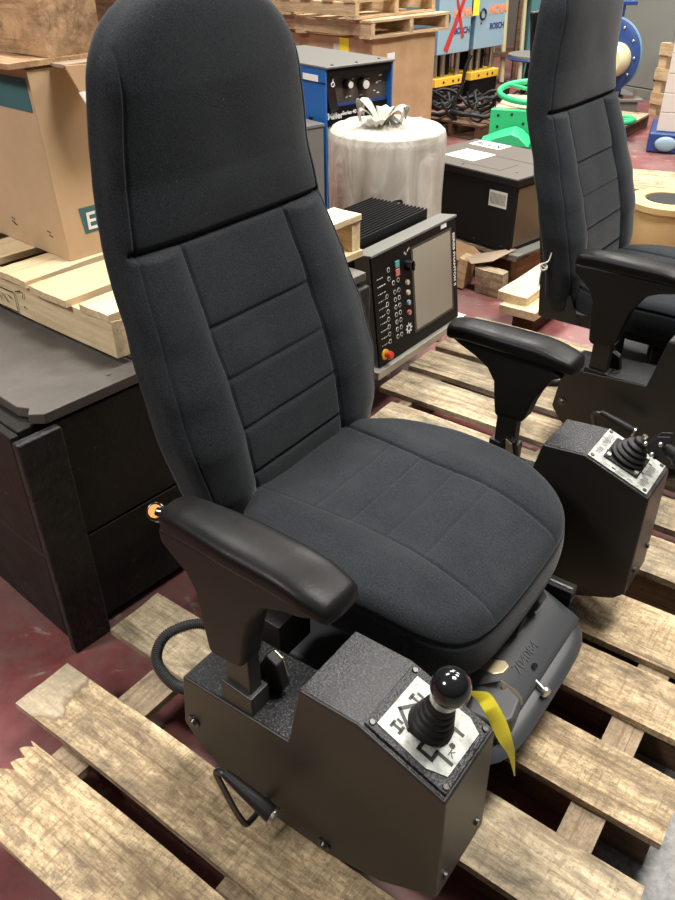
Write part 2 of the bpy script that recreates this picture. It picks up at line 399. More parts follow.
def tag(o, label, cat, group=None, kind=None):
    o['label'] = label; o['category'] = cat
    if group: o['group'] = group
    if kind: o['kind'] = kind
    return o
def thing(name, label, cat, loc=(0, 0, 0), yaw=0, group=None, rot=None):
    o = bpy.data.objects.new(name, None); C.objects.link(o); o.empty_display_size = 0.1
    o.location = loc; o.rotation_euler = rot if rot is not None else (0, 0, R(yaw))
    return tag(o, label, cat, group)
def structure(o): o['kind'] = 'structure'; return o
def copy_tree(o, parent=None):
    c = o.copy(); C.objects.link(c)
    if parent is not None: c.parent = parent
    for ch in [x for x in bpy.data.objects if x.parent == o]: copy_tree(ch, c)
    return c
def text(s, name, m, parent, mw, size, ext=0.0004, align='LEFT', bold=0.0, sx=1.0):
    cu = bpy.data.curves.new(name, 'FONT'); cu.body = s; cu.size = size; cu.extrude = ext
    cu.align_x = align; cu.offset = bold
    tmp = bpy.data.objects.new(name + '_curve', cu); C.objects.link(tmp)
    dg = bpy.context.evaluated_depsgraph_get()
    me = bpy.data.meshes.new_from_object(tmp.evaluated_get(dg)); bpy.data.objects.remove(tmp); bpy.data.curves.remove(cu)
    if sx != 1.0:
        for v in me.vertices: v.co.x *= sx
    me.materials.clear(); me.materials.append(m)
    me.name = name
    o = bpy.data.objects.new(name, me); C.objects.link(o)
    if parent is not None: o.parent = parent
    o.matrix_local = mw
    return o
def frame(o, x, y):     # matrix with origin o, x axis x, y axis ~y
    x = Vector(x).normalized(); z = x.cross(Vector(y)).normalized(); y = z.cross(x)
    return Matrix(((x.x, y.x, z.x, o[0]), (x.y, y.y, z.y, o[1]), (x.z, y.z, z.z, o[2]), (0, 0, 0, 1)))
def catmull(pts, n=8):
    P = [Vector(p) for p in pts]; P = [P[0] * 2 - P[1]] + P + [P[-1] * 2 - P[-2]]; out = []
    for i in range(1, len(P) - 2):
        a, b, c, d = P[i - 1:i + 3]
        for k in range(n):
            t = k / n
            out.append(0.5 * ((2 * b) + (c - a) * t + (2 * a - 5 * b + 4 * c - d) * t * t + (3 * b - a - 3 * c + d) * t ** 3))
    out.append(P[-2]); return out

# ------------------------------------------------------------ setting
b = MB(); b.box((-9, -4, -0.05), (11, 15, 0)); structure(b.build('floor', M_FLOOR, smooth=0))
b = MB(); b.box((-9, 13.6, 0), (11, 13.8, 4.2)); structure(b.build('wall_back', M_WALL, smooth=0))

# ------------------------------------------------------------ pallets
# direction f = board direction of the two floor pallets (-37 deg), l = across it
FV = Vector((math.cos(R(-36.3)), math.sin(R(-36.3)), 0)); LV = Vector((-FV.y, FV.x, 0))
def board(parent, name, m, x0, x1, y0, y1, z0, z1, yaw=0.0, ragged=0, seed=0, along='x', bow=0.0):
    """one plank, its own origin in its middle, grain along its local x"""
    Lx, Wy = (x1 - x0, y1 - y0) if along == 'x' else (y1 - y0, x1 - x0)
    rnd = random.Random(seed + int(abs(x0 * 1000)) + int(abs(y0 * 777)))
    bm = bmesh.new(); nx = max(6, int(Lx / 0.04)); ny = 40 if ragged else 4
    hx, hy, hz = Lx / 2, Wy / 2, (z1 - z0) / 2
    ph = [rnd.uniform(0, 6) for _ in range(4)]
    cols = []
    for i in range(nx + 1):
        t = i / nx; row = []
        for j in range(ny + 1):
            u = j / ny
            x = -hx + Lx * t
            if ragged:
                e = ragged * (0.25 + 0.45 * u) + ragged * 0.16 * math.sin(u * 11 + 1.0) + ragged * 0.38 * ((j * 7919) % 13 / 13.0) ** 1.8
                x = -hx + e + (Lx - e) * t
            else:
                x += (0.0012 * math.sin(u * 7 + ph[0])) * (1 if i in (0, nx) else 0)
            y = -hy + Wy * u + (0.0022 * math.sin(t * 9 + ph[2]) if j in (0, ny) else 0)
            zz = bow * math.sin(t * PI) + 0.0012 * math.sin(t * 13 + u * 3 + ph[3])
            row.append((bm.verts.new((x, y, hz + zz)), bm.verts.new((x, y, -hz + zz))))
        cols.append(row)
    for i in range(nx):
        for j in range(ny):
            a, b_, c, d = cols[i][j], cols[i + 1][j], cols[i + 1][j + 1], cols[i][j + 1]
            bm.faces.new((a[0], b_[0], c[0], d[0])); bm.faces.new((a[1], d[1], c[1], b_[1]))
        bm.faces.new((cols[i][0][0], cols[i][0][1], cols[i + 1][0][1], cols[i + 1][0][0]))
        bm.faces.new((cols[i][ny][0], cols[i + 1][ny][0], cols[i + 1][ny][1], cols[i][ny][1]))
    for j in range(ny):
        bm.faces.new((cols[0][j][0], cols[0][j + 1][0], cols[0][j + 1][1], cols[0][j][1]))
        bm.faces.new((cols[nx][j][0], cols[nx][j][1], cols[nx][j + 1][1], cols[nx][j + 1][0]))
    me = bpy.data.meshes.new(name); bm.to_mesh(me); bm.free(); me.materials.append(m)
    o = bpy.data.objects.new(name, me); C.objects.link(o); o.parent = parent
    o.location = ((x0 + x1) / 2, (y0 + y1) / 2, (z0 + z1) / 2)
    o.rotation_euler = (0, 0, (PI / 2 if along == 'y' else 0) + R(yaw))
    me.shade_smooth(); me.set_sharp_from_angle(angle=R(40))
    return o
def fl(a, c, z=0): return FV * a + LV * c + Vector((0, 0, z))

# near pallet under the big chair: origin at f=-1.19,l=.25 ; x along boards
p1 = thing('wooden_pallet', 'weathered wooden pallet with a broken board, under the nearer seat', 'pallet', fl(-1.19, 0.25), -36.3, 'pallets on the floor under the operator seats')
for y0, y1, xs, rg, mm in ((0.00, 0.165, 0.062, 0.075, W_OLD), (0.20, 0.335, 0.0, 0, W_OLDP), (0.455, 0.605, 0.0, 0, W_OLD2), (0.695, 0.84, 0.02, 0, W_OLD), (0.93, 1.07, 0.0, 0, W_OLD), (1.10, 1.275, 0.02, 0, W_OLD)):
    board(p1, 'deck_board', mm, xs, 1.212, y0, y1, 0.122, 0.14, ragged=rg, seed=3)
for x0, x1 in ((0.155, 0.235), (0.606, 0.680), (1.045, 1.112)):
    board(p1, 'cross_board', W_STR, x0, x1, 0.01, 1.265, 0.1005, 0.1215, along='y')
for y0 in (0.235, 0.495, 0.728, 0.970, 1.19):
    board(p1, 'runner', W_DK, 0.12, 1.195, y0, y0 + 0.065, 0.001, 0.100)
# far pallet under the second chair
p2 = thing('wooden_pallet', 'stained wooden pallet under the farther seat and the control panel', 'pallet', fl(-1.31, 1.56), -36.3, 'pallets on the floor under the operator seats')
for y0, y1, xa in ((0.07, 0.225, 0.25), (0.275, 0.42, 0.09), (0.48, 0.64, 0.0), (0.685, 0.85, 0.0), (0.885, 1.03, 0.0), (1.07, 1.23, 0.0)):
    board(p2, 'deck_board', W_OLD2, xa, 1.30, y0, y1, 0.125, 0.145, seed=11)
for x0, x1, ya in ((0.10, 0.14, 0.30), (0.62, 0.66, 0.06), (1.14, 1.18, 0.06)):
    board(p2, 'stringer', W_STR, x0, x1, max(ya, 0.108), 1.19, 0.022, 0.124, along='y')
for y0, y1 in ((0.0, 0.09), (0.50, 0.60), (1.08, 1.18)):
    board(p2, 'bottom_board', W_OLD2, 0.26 if y0 == 0 else 0.08, 1.32, y0, y1, 0.003, 0.021)
board(p2, 'side_rail', W_DK, 0.26, 1.30, 0.07, 0.105, 0.022, 0.123)

# ------------------------------------------------------------ the operator seat
O = Vector((-0.62, 1.04, 0.14))          # chair origin written in the (f, l, z) frame of its measurements
YC = -37.0
CF = Vector((math.cos(R(YC)), math.sin(R(YC)), 0)); CL = Vector((-CF.y, CF.x, 0))
chair = thing('operator_seat', 'black fabric high-back operator seat in front, with a yellow tag on its ball lever', 'seat',
              CF * O.x + CL * O.y + Vector((0, 0, O.z)), YC, 'industrial operator seats')
def interp(tab, x):
    if x <= tab[0][0]: return tab[0][1]
    for (a, va), (b_, vb) in zip(tab, tab[1:]):
        if x <= b_:
            t = (x - a) / (b_ - a); t = t * t * (3 - 2 * t) * 0.35 + t * 0.65
            return va + (vb - va) * t
    return tab[-1][1]
def gs(d, s): return math.exp(-(d / s) ** 2)

def make_back():
    z0, z1 = 0.46, 1.450
    front = [(0.46, -0.875), (0.60, -0.868), (0.70, -0.882), (0.80, -0.912), (0.90, -0.950), (1.06, -1.008), (1.16, -1.022), (1.30, -1.022), (1.45, -1.035)]
    width = [(0.46, 0.235), (0.52, 0.262), (0.62, 0.288), (0.72, 0.302), (0.82, 0.298), (0.95, 0.282), (1.06, 0.266), (1.20, 0.248), (1.30, 0.233), (1.45, 0.215)]
    thick = [(0.46, 0.095), (0.7, 0.115), (0.95, 0.105), (1.2, 0.105), (1.45, 0.10)]
    NV, NU = 340, 420
    verts = []; faces = []
    tufts = [0.907, 0.812, 0.715, 0.618]
    for i in range(NV + 1):
        t = i / NV
        # denser rings near the ends
        z = z0 + (z1 - z0) * (t - 0.06 * math.sin(2 * PI * t))
        fz = interp(front, z); hw = interp(width, z); th = interp(thick, z)
        cap = 0.175; e = 1.0; dfr = 0.0; eb = 1.0
        if z > z1 - cap:
            q = (z - (z1 - cap)) / cap; e = (1 - min(1, q) ** 2.5) ** (1 / 2.05) if q < 1 else 0.0; 
            eb = (1 - min(1, q) ** 7) ** (1 / 2.0) if q < 1 else 0.0
        lowcap = 0.03
        if z < z0 + lowcap:
            q = (z0 + lowcap - z) / lowcap; eb = (1 - min(1, q) ** 2.5) ** 0.5; e = 0.90 + 0.10 * eb
        hw2 = max(0.0005, hw * e); th2 = max(0.0005, th * eb)
        fc = fz - th / 2
        for k in range(NU):
            kk_ = k / NU; a = PI * kk_ / 0.76 if kk_ < 0.76 else PI + PI * (kk_ - 0.76) / 0.24
            ca, sa = math.cos(a), math.sin(a)
            n = 4.6
            rr = (abs(ca) ** n + abs(sa) ** n) ** (-1 / n)
            x = rr * ca; y = rr * sa                  # x across -1..1, y depth -1..1 (front = +1)
            L = x * hw2; D = y * th2 / 2
            ax = abs(L)
            if sa > 0:
                frontness = min(1, max(0, (y - 0.55) / 0.4))
                # bolsters stand proud of the tufted middle panel
                if z < 1.055:
                    hp = min(1, (1.055 - z) / 0.012)
                    am = abs(L + 0.016)
                    sp = 0.137 + 0.008 * math.sin((z - 0.46) * 5.2)
                    bol = 1 / (1 + math.exp(-(am - sp - 0.012) / 0.008))
                    D += frontness * hp * (0.009 * bol + 0.006 * math.sin(min(1, max(0, (am - sp) / 0.13)) * PI))
                    dd = abs(am - sp)
                    D -= frontness * hp * (0.0055 * gs(dd, 0.0026) + 0.0030 * math.exp(-dd / 0.012))
                    if am < sp:
                        for tz in tufts:
                            dz_ = abs(z - tz)
                            D -= frontness * min(1, (sp - am) / 0.004) * (0.0034 * gs(dz_, 0.0035) + 0.0030 * math.exp(-dz_ / 0.014))
                else:
                    D += frontness * 0.012 * (1 - gs(z - 1.055, 0.06)) * (1 - (ax / 0.26) ** 2)
                D -= min(1, max(0, (y - 0.45) / 0.3)) * min(1, max(0, (0.985 - abs(ca * rr)) / 0.03)) * (0.010 * gs(z - 1.055, 0.0045) + 0.004 * math.exp(-abs(z - 1.055) / 0.015))
            # piping seam running up the front edge of both sides
            se = abs(ax - (hw - 0.020)) if y > 0.3 else 9
            grv = 0.0042 * gs(se, 0.0028) if z < 1.425 else 0
            D -= grv; D += 0.0
            L += 0.0015 * noise.noise((L * 9, z * 9, 3 + y * 2)); D += 0.0022 * noise.noise((L * 8, z * 8, y * 3))
            verts.append((fc + D - O.x, L + 1.045 - O.y, z - O.z))
    for i in range(NV):
        for k in range(NU):
            a = i * NU + k; b_ = i * NU + (k + 1) % NU
            faces.append((a, b_, b_ + NU, a + NU))
    faces.append(tuple(range(NU - 1, -1, -1))); faces.append(tuple((NV) * NU + k for k in range(NU)))
    me = bpy.data.meshes.new('backrest'); me.from_pydata(verts, [], faces); me.materials.append(M_FAB)
    o = bpy.data.objects.new('backrest', me); C.objects.link(o); o.parent = chair; me.shade_smooth()
    return o
make_back()

def make_cushion():
    NR, NT = 130, 560; verts = []; faces = []
    fc, lc = -0.635, 1.04
    def outline(th):
        ca, sa = math.cos(th), math.sin(th)
        A = 0.284; B = 0.270
        n = 5.4 if ca > 0 else 3.2
        r = (abs(ca / A) ** n + abs(sa / B) ** n) ** (-1 / n)
        x, y = r * ca, r * sa
        y *= 1 + 0.06 * math.exp(-((x - 0.02) / 0.16) ** 2) - 0.10 * max(0, -x / A) ** 2 - 0.04 * max(0, x / A) ** 3
        x += 0.010 * (1 - (y / B) ** 2) * (1 if x > 0 else 0) * (x / A)
        return x, y
    ztop = 0.578
    for i in range(NR + 1):
        s = i / NR
        for k in range(NT):
            th = 2 * PI * k / NT; ox, oy = outline(th)
            if s < 0.72:
                q = (s / 0.72) ** 0.8; rad = q * 0.90; x, y = ox * rad, oy * rad
                z = 0.0
            elif s < 0.84:
                q = (s - 0.72) / 0.12 * PI / 2; rad = 0.90 + 0.10 * math.sin(q); x, y = ox * rad, oy * rad; z = -0.024 * (1 - math.cos(q))
            elif s < 0.95:
                q = (s - 0.84) / 0.11; rad = 1.0 + 0.012 * math.sin(q * PI); x, y = ox * rad, oy * rad; z = -0.024 - 0.078 * q
            else:
                q = (s - 0.95) / 0.05; rad = 1.0 - q * 0.97; x, y = ox * rad, oy * rad; z = -0.102 - 0.010 * math.sin(q * PI / 2)
            top = 1.0 if s < 0.72 else max(0, 1 - (s - 0.72) / 0.12)
            # crown, waterfall front, dished middle
            zc = -0.012 * (x / 0.28) ** 2 + 0.008 - 0.045 * max(0, (x - 0.09) / 0.19) ** 2
            z += zc
            if top > 0:
                ay = abs(y)
                z += top * (0.010 * (1 / (1 + math.exp(-(ay - 0.135) / 0.012))) - 0.010 * max(0, (ay - 0.17) / 0.1))
                sp = 0.128 + 0.02 * max(0, -x / 0.28)
                z -= top * (0.0050 * gs(ay - sp, 0.0028) + 0.002 * math.exp(-abs(ay - sp) / 0.012)) * (1 if y > 0 else 0.25 + 0.6 * min(1, max(0, x / 0.15)))
                if ay < sp:
                    for xx in (0.135, 0.055, -0.025, -0.105):
                        dx = x - xx
                        z -= 0.0020 * gs(dx, 0.0032)
            # seam round the top edge
            g2 = gs(s - 0.835, 0.005); x -= g2 * ox * 0.022; y -= g2 * oy * 0.022; z -= g2 * 0.001
            # upright seams at the front corners
            if 0.845 < s < 0.95:
                for tt in (0.93, -0.93):
                    d = math.atan2(math.sin(th - tt), math.cos(th - tt)); gg = gs(d, 0.012) * 0.004
                    x -= gg * math.cos(th); y -= gg * math.sin(th)
            z += 0.0022 * noise.noise((x * 10, y * 10, 1))
            verts.append((fc + x - O.x, lc + y - O.y, ztop + z - O.z))
    for i in range(NR):
        for k in range(NT):
            a = i * NT + k; b_ = i * NT + (k + 1) % NT
            faces.append((a, a + NT, b_ + NT, b_))
    faces.append(tuple(NR * NT + k for k in range(NT - 1, -1, -1)))
    me = bpy.data.meshes.new('seat_cushion'); me.from_pydata(verts, [], faces); me.materials.append(M_FAB)
    o = bpy.data.objects.new('seat_cushion', me); C.objects.link(o); o.parent = chair; me.shade_smooth()
make_cushion()

# armrests: moulded T body, vinyl pad, steel post, socket
def armrest(lc, side, dz=0.0, df=0.0, short=0.0, rear=0.0, sdf=0.0, sl=0.0, comp=1.0):
    b = MB(O); lp = lc
    prof = [(-0.762, 0.786), (-0.768, 0.772), (-0.745, 0.760), (-0.712, 0.744), (-0.690, 0.722), (-0.680, 0.69), (-0.676, 0.64), (-0.668, 0.575), (-0.660, 0.564),
            (-0.612, 0.570), (-0.598, 0.574), (-0.592, 0.586), (-0.582, 0.64), (-0.570, 0.685), (-0.548, 0.715), (-0.525, 0.738), (-0.49, 0.752), (-0.435, 0.764), (-0.424, 0.775), (-0.43, 0.790)]
    prof = [(max(-0.776 + rear, p[0]) if p[0] < -0.70 else p[0], p[1]) for p in prof]
    prof = [(p[0] + sdf * min(1, max(0, (0.755 - p[1]) / 0.05)), p[1] if p[1] > 0.70 else 0.70 + (p[1] - 0.70) * comp) for p in prof]
    prof = prof[:-3] + [(-0.455 - short, 0.760), (-0.424 - short, 0.775), (-0.43 - short, 0.790)]
    b.prism(prof, lambda p, s: (p[0] + df, lc - sl + (-0.024 if s == 0 else 0.024), p[1] + dz))
    arm = b.build('armrest', M_PLASTIC, chair, bevel=0.011, seg=4, smooth=60)
    b = MB(O); rings = []; NN = 48
    tab_w = [(0, 0.030), (0.08, 0.035), (0.45, 0.044), (0.85, 0.044), (1, 0.037)]
    for i in range(49):
        t = i / 48; f = -0.785 + rear + t * (0.785 - rear - 0.402 - short) + df
        e = 1.0
        if t < 0.05: e = math.sqrt(max(0.0, 1 - ((0.05 - t) / 0.05) ** 2))
        if t > 0.955: e = math.sqrt(max(0.0, 1 - ((t - 0.955) / 0.045) ** 2.2))
        w_ = interp(tab_w, t) * (0.45 + 0.55 * e); h = 0.0185 * (0.25 + 0.75 * e) * (1 - 0.25 * max(0, (t - 0.7) / 0.3))
        zc = 0.796 + dz + 0.004 * math.sin(t * PI) - 0.014 * max(0, (t - 0.70) / 0.30) ** 2 - 0.006 * max(0, (0.15 - t) / 0.15)
        ring = []
        for k in range(NN):
            a = 2 * PI * k / NN; n = 4.0; ca, sa = math.cos(a), math.sin(a)
            rr = (abs(ca) ** n + abs(sa) ** n) ** (-1 / n)
            ring.append(b.V((f, lc - 0.004 * side + rr * ca * w_, zc + rr * sa * h + 0.003 * (1 - (rr * ca) ** 2) * (1 if sa > 0 else 0))))
        rings.append(ring)
    for r0, r1 in zip(rings, rings[1:]):
        for k in range(NN): b.F([r0[k], r0[(k + 1) % NN], r1[(k + 1) % NN], r1[k]])
    b.F(rings[0][::-1]); b.F(rings[-1])
    b.build('pad', M_PAD, arm, smooth=180)
    df = df + sdf
    b = MB(O); b.box((-0.660 + df, lc - 0.014, 0.36), (-0.608 + df, lc + 0.014, 0.62 + dz)); b.build('post', M_POW, arm, bevel=0.002)
    b = MB(O); b.prism([(-0.670, 0.36), (-0.670, 0.470), (-0.600, 0.466), (-0.598, 0.36)], lambda p, s: (p[0] + df, lc + (-0.022 if s == 0 else 0.022), p[1])); b.build('socket', M_POW, arm, bevel=0.003)
    k0 = lc + side * 0.022
    b = MB(O); b.cyl((-0.612 + df, k0, 0.455), (-0.612 + df, k0 + side * 0.022, 0.455), 0.007, n=12)
    b.prism([(-0.640, 0.43), (-0.600, 0.425), (-0.580, 0.45), (-0.592, 0.50), (-0.615, 0.512), (-0.632, 0.48)], lambda p, s: (p[0] + df, k0 + side * (0.012 + 0.020 * s), p[1]))
    b.build('clamp_knob', M_PLASTIC, arm, bevel=0.004)
    b = MB(O); b.prism([(-0.606, 0.450), (-0.586, 0.462), (-0.596, 0.50), (-0.613, 0.508)], lambda p, s: (p[0] + df, k0 + side * (0.032 + 0.003 * s), p[1])); b.build('clamp_lever', M_BRASS, arm, bevel=0.001)
    return arm
armrest(0.584, 1, -0.012, -0.022, 0.0, 0.050, 0.018, 0.016)
armrest(1.510, -1, -0.072, -0.015, 0.055, 0.0, 0.030, -0.010, 0.72)

# side consoles
def console(l0, l1, outer, plate_kind):
    b = MB(O)
    prof = [(-0.768, 0.413), (-0.785, 0.275), (-0.752, 0.232), (-0.700, 0.200), (-0.567, 0.172), (-0.45, 0.178), (-0.34, 0.214), (-0.243, 0.283), (-0.238, 0.29),
            (-0.243, 0.530), (-0.390, 0.581), (-0.496, 0.578), (-0.524, 0.430)]
    if plate_kind == 2: prof[-2] = (-0.484, 0.572); prof[-1] = (-0.515, 0.430); prof[6] = (-0.34, 0.200); prof[7] = (-0.262, 0.236); prof[8] = (-0.240, 0.262)
    b.prism(prof, lambda p, s: (p[0], l0 if s == 0 else l1, p[1]))
    c = b.build('side_console', M_POW, chair, bevel=0.0035)
    # textured top skin
    b = MB(O); e = 0.0012
    n = 0.004
    rf = -0.494 if plate_kind == 1 else -0.481
    b.prism([(rf, (0.578 if plate_kind == 1 else 0.572) + e), (-0.390, 0.581 + e), (-0.247, 0.5315 + e), (-0.249, 0.529), (-0.390, 0.578), (rf, 0.570)], lambda p, s: (p[0], l0 + n if s == 0 else l1 - n, p[1]))
    b.build('top_skin', M_WRI, c)
    b = MB(O); b.box((-0.762, l0 + 0.004, 0.4125), (-0.529, l1 - 0.004, 0.4145), Matrix.Rotation(0, 4, 'X'))
    # the low deck rises a touch to the front: shear it
    for v in b.bm.verts:
        fx = v.co.x + O.x; v.co.z += (fx + 0.768) / 0.244 * 0.0170
    b.build('deck_skin', M_WRI, c)
    # bolts
    lo = l0 if outer < 0 else l1
    for f_, z_ in ((-0.755, 0.30), (-0.455, 0.205)):
        b = MB(O); b.cyl((f_, lo, z_), (f_, lo + outer * 0.003, z_), 0.013, n=20); b.cyl((f_, lo + outer * 0.003, z_), (f_, lo + outer * 0.008, z_), 0.0085, 0.006, n=14)
        b.build('bolt', M_BOLT, c)
    for ll, z_ in ((l0 + 0.018, 0.325), (l1 - 0.030, 0.335)):
        b = MB(O); b.cyl((-0.2405, ll, z_), (-0.2345, ll, z_), 0.0062, n=10); b.build('bolt', M_BOLT, c)
    # slanted plate frame on the top
    po = Vector((-0.390, 0, 0.5822 + 0.0005)); pd = Vector((0.147, 0, -0.051)).normalized(); pn = Vector((0.051, 0, 0.147)).normalized()
    def P(u, v, h=0.0): return (po.x + pd.x * u + pn.x * h, l0 + v, po.z + pd.z * u + pn.z * h)
    Wd = l1 - l0
    def slab(u0, v0, u1, v1, h0, h1, name, m, par, bev=0):
        bb = MB(O); vs = [bb.V(P(u, v, h)) for h in (h0, h1) for u, v in ((u0, v0), (u1, v0), (u1, v1), (u0, v1))]
        for q in ((0, 3, 2, 1), (4, 5, 6, 7), (0, 1, 5, 4), (1, 2, 6, 5), (2, 3, 7, 6), (3, 0, 4, 7)): bb.F([vs[i] for i in q])
        return bb.build(name, m, par, bevel=bev)
    if plate_kind == 1:
        fr = slab(0.006, 0.008, 0.150, Wd - 0.008, 0.0, 0.0045, 'plate_frame', M_WRI, c, 0.0015)
        pl = MB(O)
        poly = [(0.020, 0.020), (0.108, 0.017), (0.138, 0.030), (0.140, Wd - 0.03), (0.118, Wd - 0.018), (0.022, Wd - 0.022)]
        pl.prism(poly, lambda p, s: P(p[0], p[1], 0.0045 if s == 0 else 0.0062)); plate = pl.build('shift_plate', M_PLATE, c)
        # gate pattern printed on the plate
        def strokes(segs, name, w_=0.0030, h=0.0064, m=M_INK):
            bb = MB(O)
            for (u0, v0), (u1, v1) in segs:
                d = Vector((u1 - u0, v1 - v0)); d.normalize(); nn = Vector((-d.y, d.x)) * w_; d *= w_
                vs = [bb.V(P(*q, h)) for q in ((u0 - d.x + nn.x, v0 - d.y + nn.y), (u1 + d.x + nn.x, v1 + d.y + nn.y), (u1 + d.x - nn.x, v1 + d.y - nn.y), (u0 - d.x - nn.x, v0 - d.y - nn.y))]
                bb.F(vs)
            return bb.build(name, m, plate, smooth=0)
        strokes([((0.045, 0.082), (0.032, 0.062)), ((0.032, 0.062), (0.060, 0.045)), ((0.060, 0.045), (0.085, 0.046)), ((0.085, 0.046), (0.085, 0.033)), ((0.085, 0.033), (0.108, 0.033)), ((0.108, 0.033), (0.108, 0.048)), ((0.108, 0.048), (0.132, 0.048)),
                 ((0.066, 0.100), (0.085, 0.100)), ((0.085, 0.100), (0.085, 0.112)), ((0.100, 0.096), (0.122, 0.096))], 'gate_marking')
        strokes([((0.037, 0.036), (0.052, 0.036)), ((0.037, 0.032), (0.037, 0.040)), ((0.052, 0.031), (0.052, 0.041)), ((0.040, 0.046), (0.046, 0.046))], 'arrow_marking', 0.0024)
        strokes([((0.034, 0.090), (0.049, 0.090)), ((0.034, 0.086), (0.034, 0.094)), ((0.049, 0.085), (0.049, 0.095)), ((0.040, 0.101), (0.046, 0.101))], 'arrow_marking', 0.0024)
        strokes([((0.118, 0.070), (0.121, 0.073)), ((0.118, 0.073), (0.121, 0.070))], 'dot_marking', 0.0025)
        M_ = frame(Vector(P(0.128, 0.058, 0.0064)) - O, Vector(P(0.128, 0.07, 0)) - Vector(P(0.128, 0.058, 0)), Vector(P(0.10, 0.058, 0)) - Vector(P(0.128, 0.058, 0)))
        text('K', 'letter_marking', M_INK, plate, frame(Vector(P(0.120, 0.056, 0.0064)) - O, Vector(P(1, 0, 0)) - Vector(P(0, 0, 0)), Vector(P(0, 1, 0)) - Vector(P(0, 0, 0))), 0.016, 0.0002)
        for u, v in ((0.014, 0.016), (0.014, Wd - 0.016), (0.143, 0.016), (0.143, Wd - 0.016)):
            bb = MB(O); q = Vector(P(u, v, 0.0045)); q2 = Vector(P(u, v, 0.0075)); bb.cyl(q, q2, 0.0052, 0.004, n=14); bb.build('screw', M_BOLT, fr)
        # gear stick with bellows boot and ball
        stick = MB(O); base = Vector(P(0.078, 0.076, 0.006)); 
        kn = Vector((-0.289, 0.632, 0.662)); ax = (kn - base); Ls = ax.length; axn = ax.normalized()
        prof = [(0.0, 0.033), (0.004, 0.0345), (0.012, 0.030), (0.015, 0.027), (0.022, 0.0305), (0.028, 0.0275), (0.030, 0.0245), (0.037, 0.0275), (0.043, 0.025), (0.045, 0.022), (0.052, 0.0245), (0.058, 0.022), (0.060, 0.0195), (0.066, 0.0215), (0.072, 0.019), (0.076, 0.0165), (0.084, 0.018), (0.088, 0.012)]
        stick.tube([base + axn * (h * Ls / 0.125) for h, r in prof], [r for h, r in prof], 32)
        st = stick.build('gear_boot', M_BLACK, chair, smooth=60)
        b = MB(O); b.cyl(kn - axn * 0.034, kn - axn * 0.020, 0.020, 0.0215, n=28); b.build('collar', M_STEEL, st, bevel=0.001)
        b = MB(O); b.cyl(base, kn, 0.006, n=12); b.build('shaft', M_STEEL, st)
        b = MB(O); b.sphere(kn, 0.0285, 40, 24); b.build('ball_knob', M_GLOSS, st, smooth=180)
    else:
        plate = slab(0.004, 0.004, 0.146, Wd - 0.004, 0.0, 0.003, 'label_plate', M_PLATE, c, 0.001)
        bb = MB(O)
        rnd = random.Random(5)
        for (u0, v0, u1, v1) in ((0.010, 0.030, 0.028, 0.055), (0.010, 0.062, 0.028, 0.112), (0.038, 0.008, 0.060, 0.018), (0.066, 0.008, 0.090, 0.018), (0.096, 0.008, 0.112, 0.016),
                                 (0.118, 0.020, 0.138, 0.055), (0.118, 0.062, 0.138, 0.10), (0.050, 0.118, 0.090, 0.126)):
            # rows of tiny printed lines
            v = v0
            while v < v1 - 0.002:
                uu0 = u0 + rnd.uniform(0, 0.003); uu1 = u1 - rnd.uniform(0, 0.006)
                bb.F([bb.V(P(uu0, v, 0.0033)), bb.V(P(uu1, v, 0.0033)), bb.V(P(uu1, v + 0.0014, 0.0033)), bb.V(P(uu0, v + 0.0014, 0.0033))]); v += 0.0042
        for u, v in ((0.032, 0.056), (0.063, 0.013), (0.115, 0.058), (0.118, 0.10)):
            bb.F([bb.V(P(u - 0.004, v - 0.002, 0.0034)), bb.V(P(u + 0.004, v - 0.002, 0.0034)), bb.V(P(u + 0.004, v + 0.003, 0.0034)), bb.V(P(u - 0.004, v + 0.003, 0.0034))])
        bb.build('printed_legend', M_INK, plate, smooth=0)
        for u, v in ((0.012, 0.012), (0.012, Wd - 0.012), (0.138, 0.012), (0.138, Wd - 0.012)):
            bb = MB(O); bb.cyl(P(u, v, 0.003), P(u, v, 0.005), 0.0048, 0.004, n=14); bb.build('screw', M_BOLT, plate)
        # square flange, round bellows
        fl_ = slab(0.030, 0.028, 0.112, 0.112, 0.003, 0.009, 'boot_flange', M_BLACK, chair, 0.004)
        for u, v in ((0.038, 0.036), (0.104, 0.036), (0.104, 0.104)):
            bb = MB(O); bb.cyl(P(u, v, 0.009), P(u, v, 0.013), 0.005, n=10); bb.build('screw', M_STEEL, fl_)
        base = Vector(P(0.071, 0.070, 0.009)); top = Vector(P(0.074, 0.076, 0.060)); ax = top - base
        prof = [(0, 0.038), (0.06, 0.040), (0.14, 0.037), (0.17, 0.032), (0.26, 0.0355), (0.35, 0.032), (0.38, 0.027), (0.48, 0.030), (0.56, 0.026), (0.59, 0.021), (0.70, 0.024), (0.78, 0.020), (0.81, 0.013), (0.9, 0.015), (1.0, 0.012)]
        bb = MB(O); bb.tube([base + ax * h for h, r in prof], [r for h, r in prof], 32); bb.build('bellows', M_BLACK, fl_, smooth=60)
        bb = MB(O); bb.cyl(base + ax * 0.95, base + ax * 1.22, 0.006, n=8); bb.build('shaft', M_STEEL, fl_)
        # folded-over handle: two cheek plates, pivot screws, grip
        t = base + ax * 1.0 + Vector((0.014, 0.0, -0.016))
        bb = MB(O)
        for s in (-0.010, 0.010):
            q = [t + Vector((-0.004, s, 0.012)), t + Vector((0.020, s, -0.016)), t + Vector((0.045, s + 0.014, -0.002)), t + Vector((0.034, s + 0.03, 0.030)), t + Vector((0.012, s + 0.02, 0.028))]
            bb.prism(list(range(5)), lambda i, sd: q[i] + Vector((0, 0.0025 * sd, 0)))
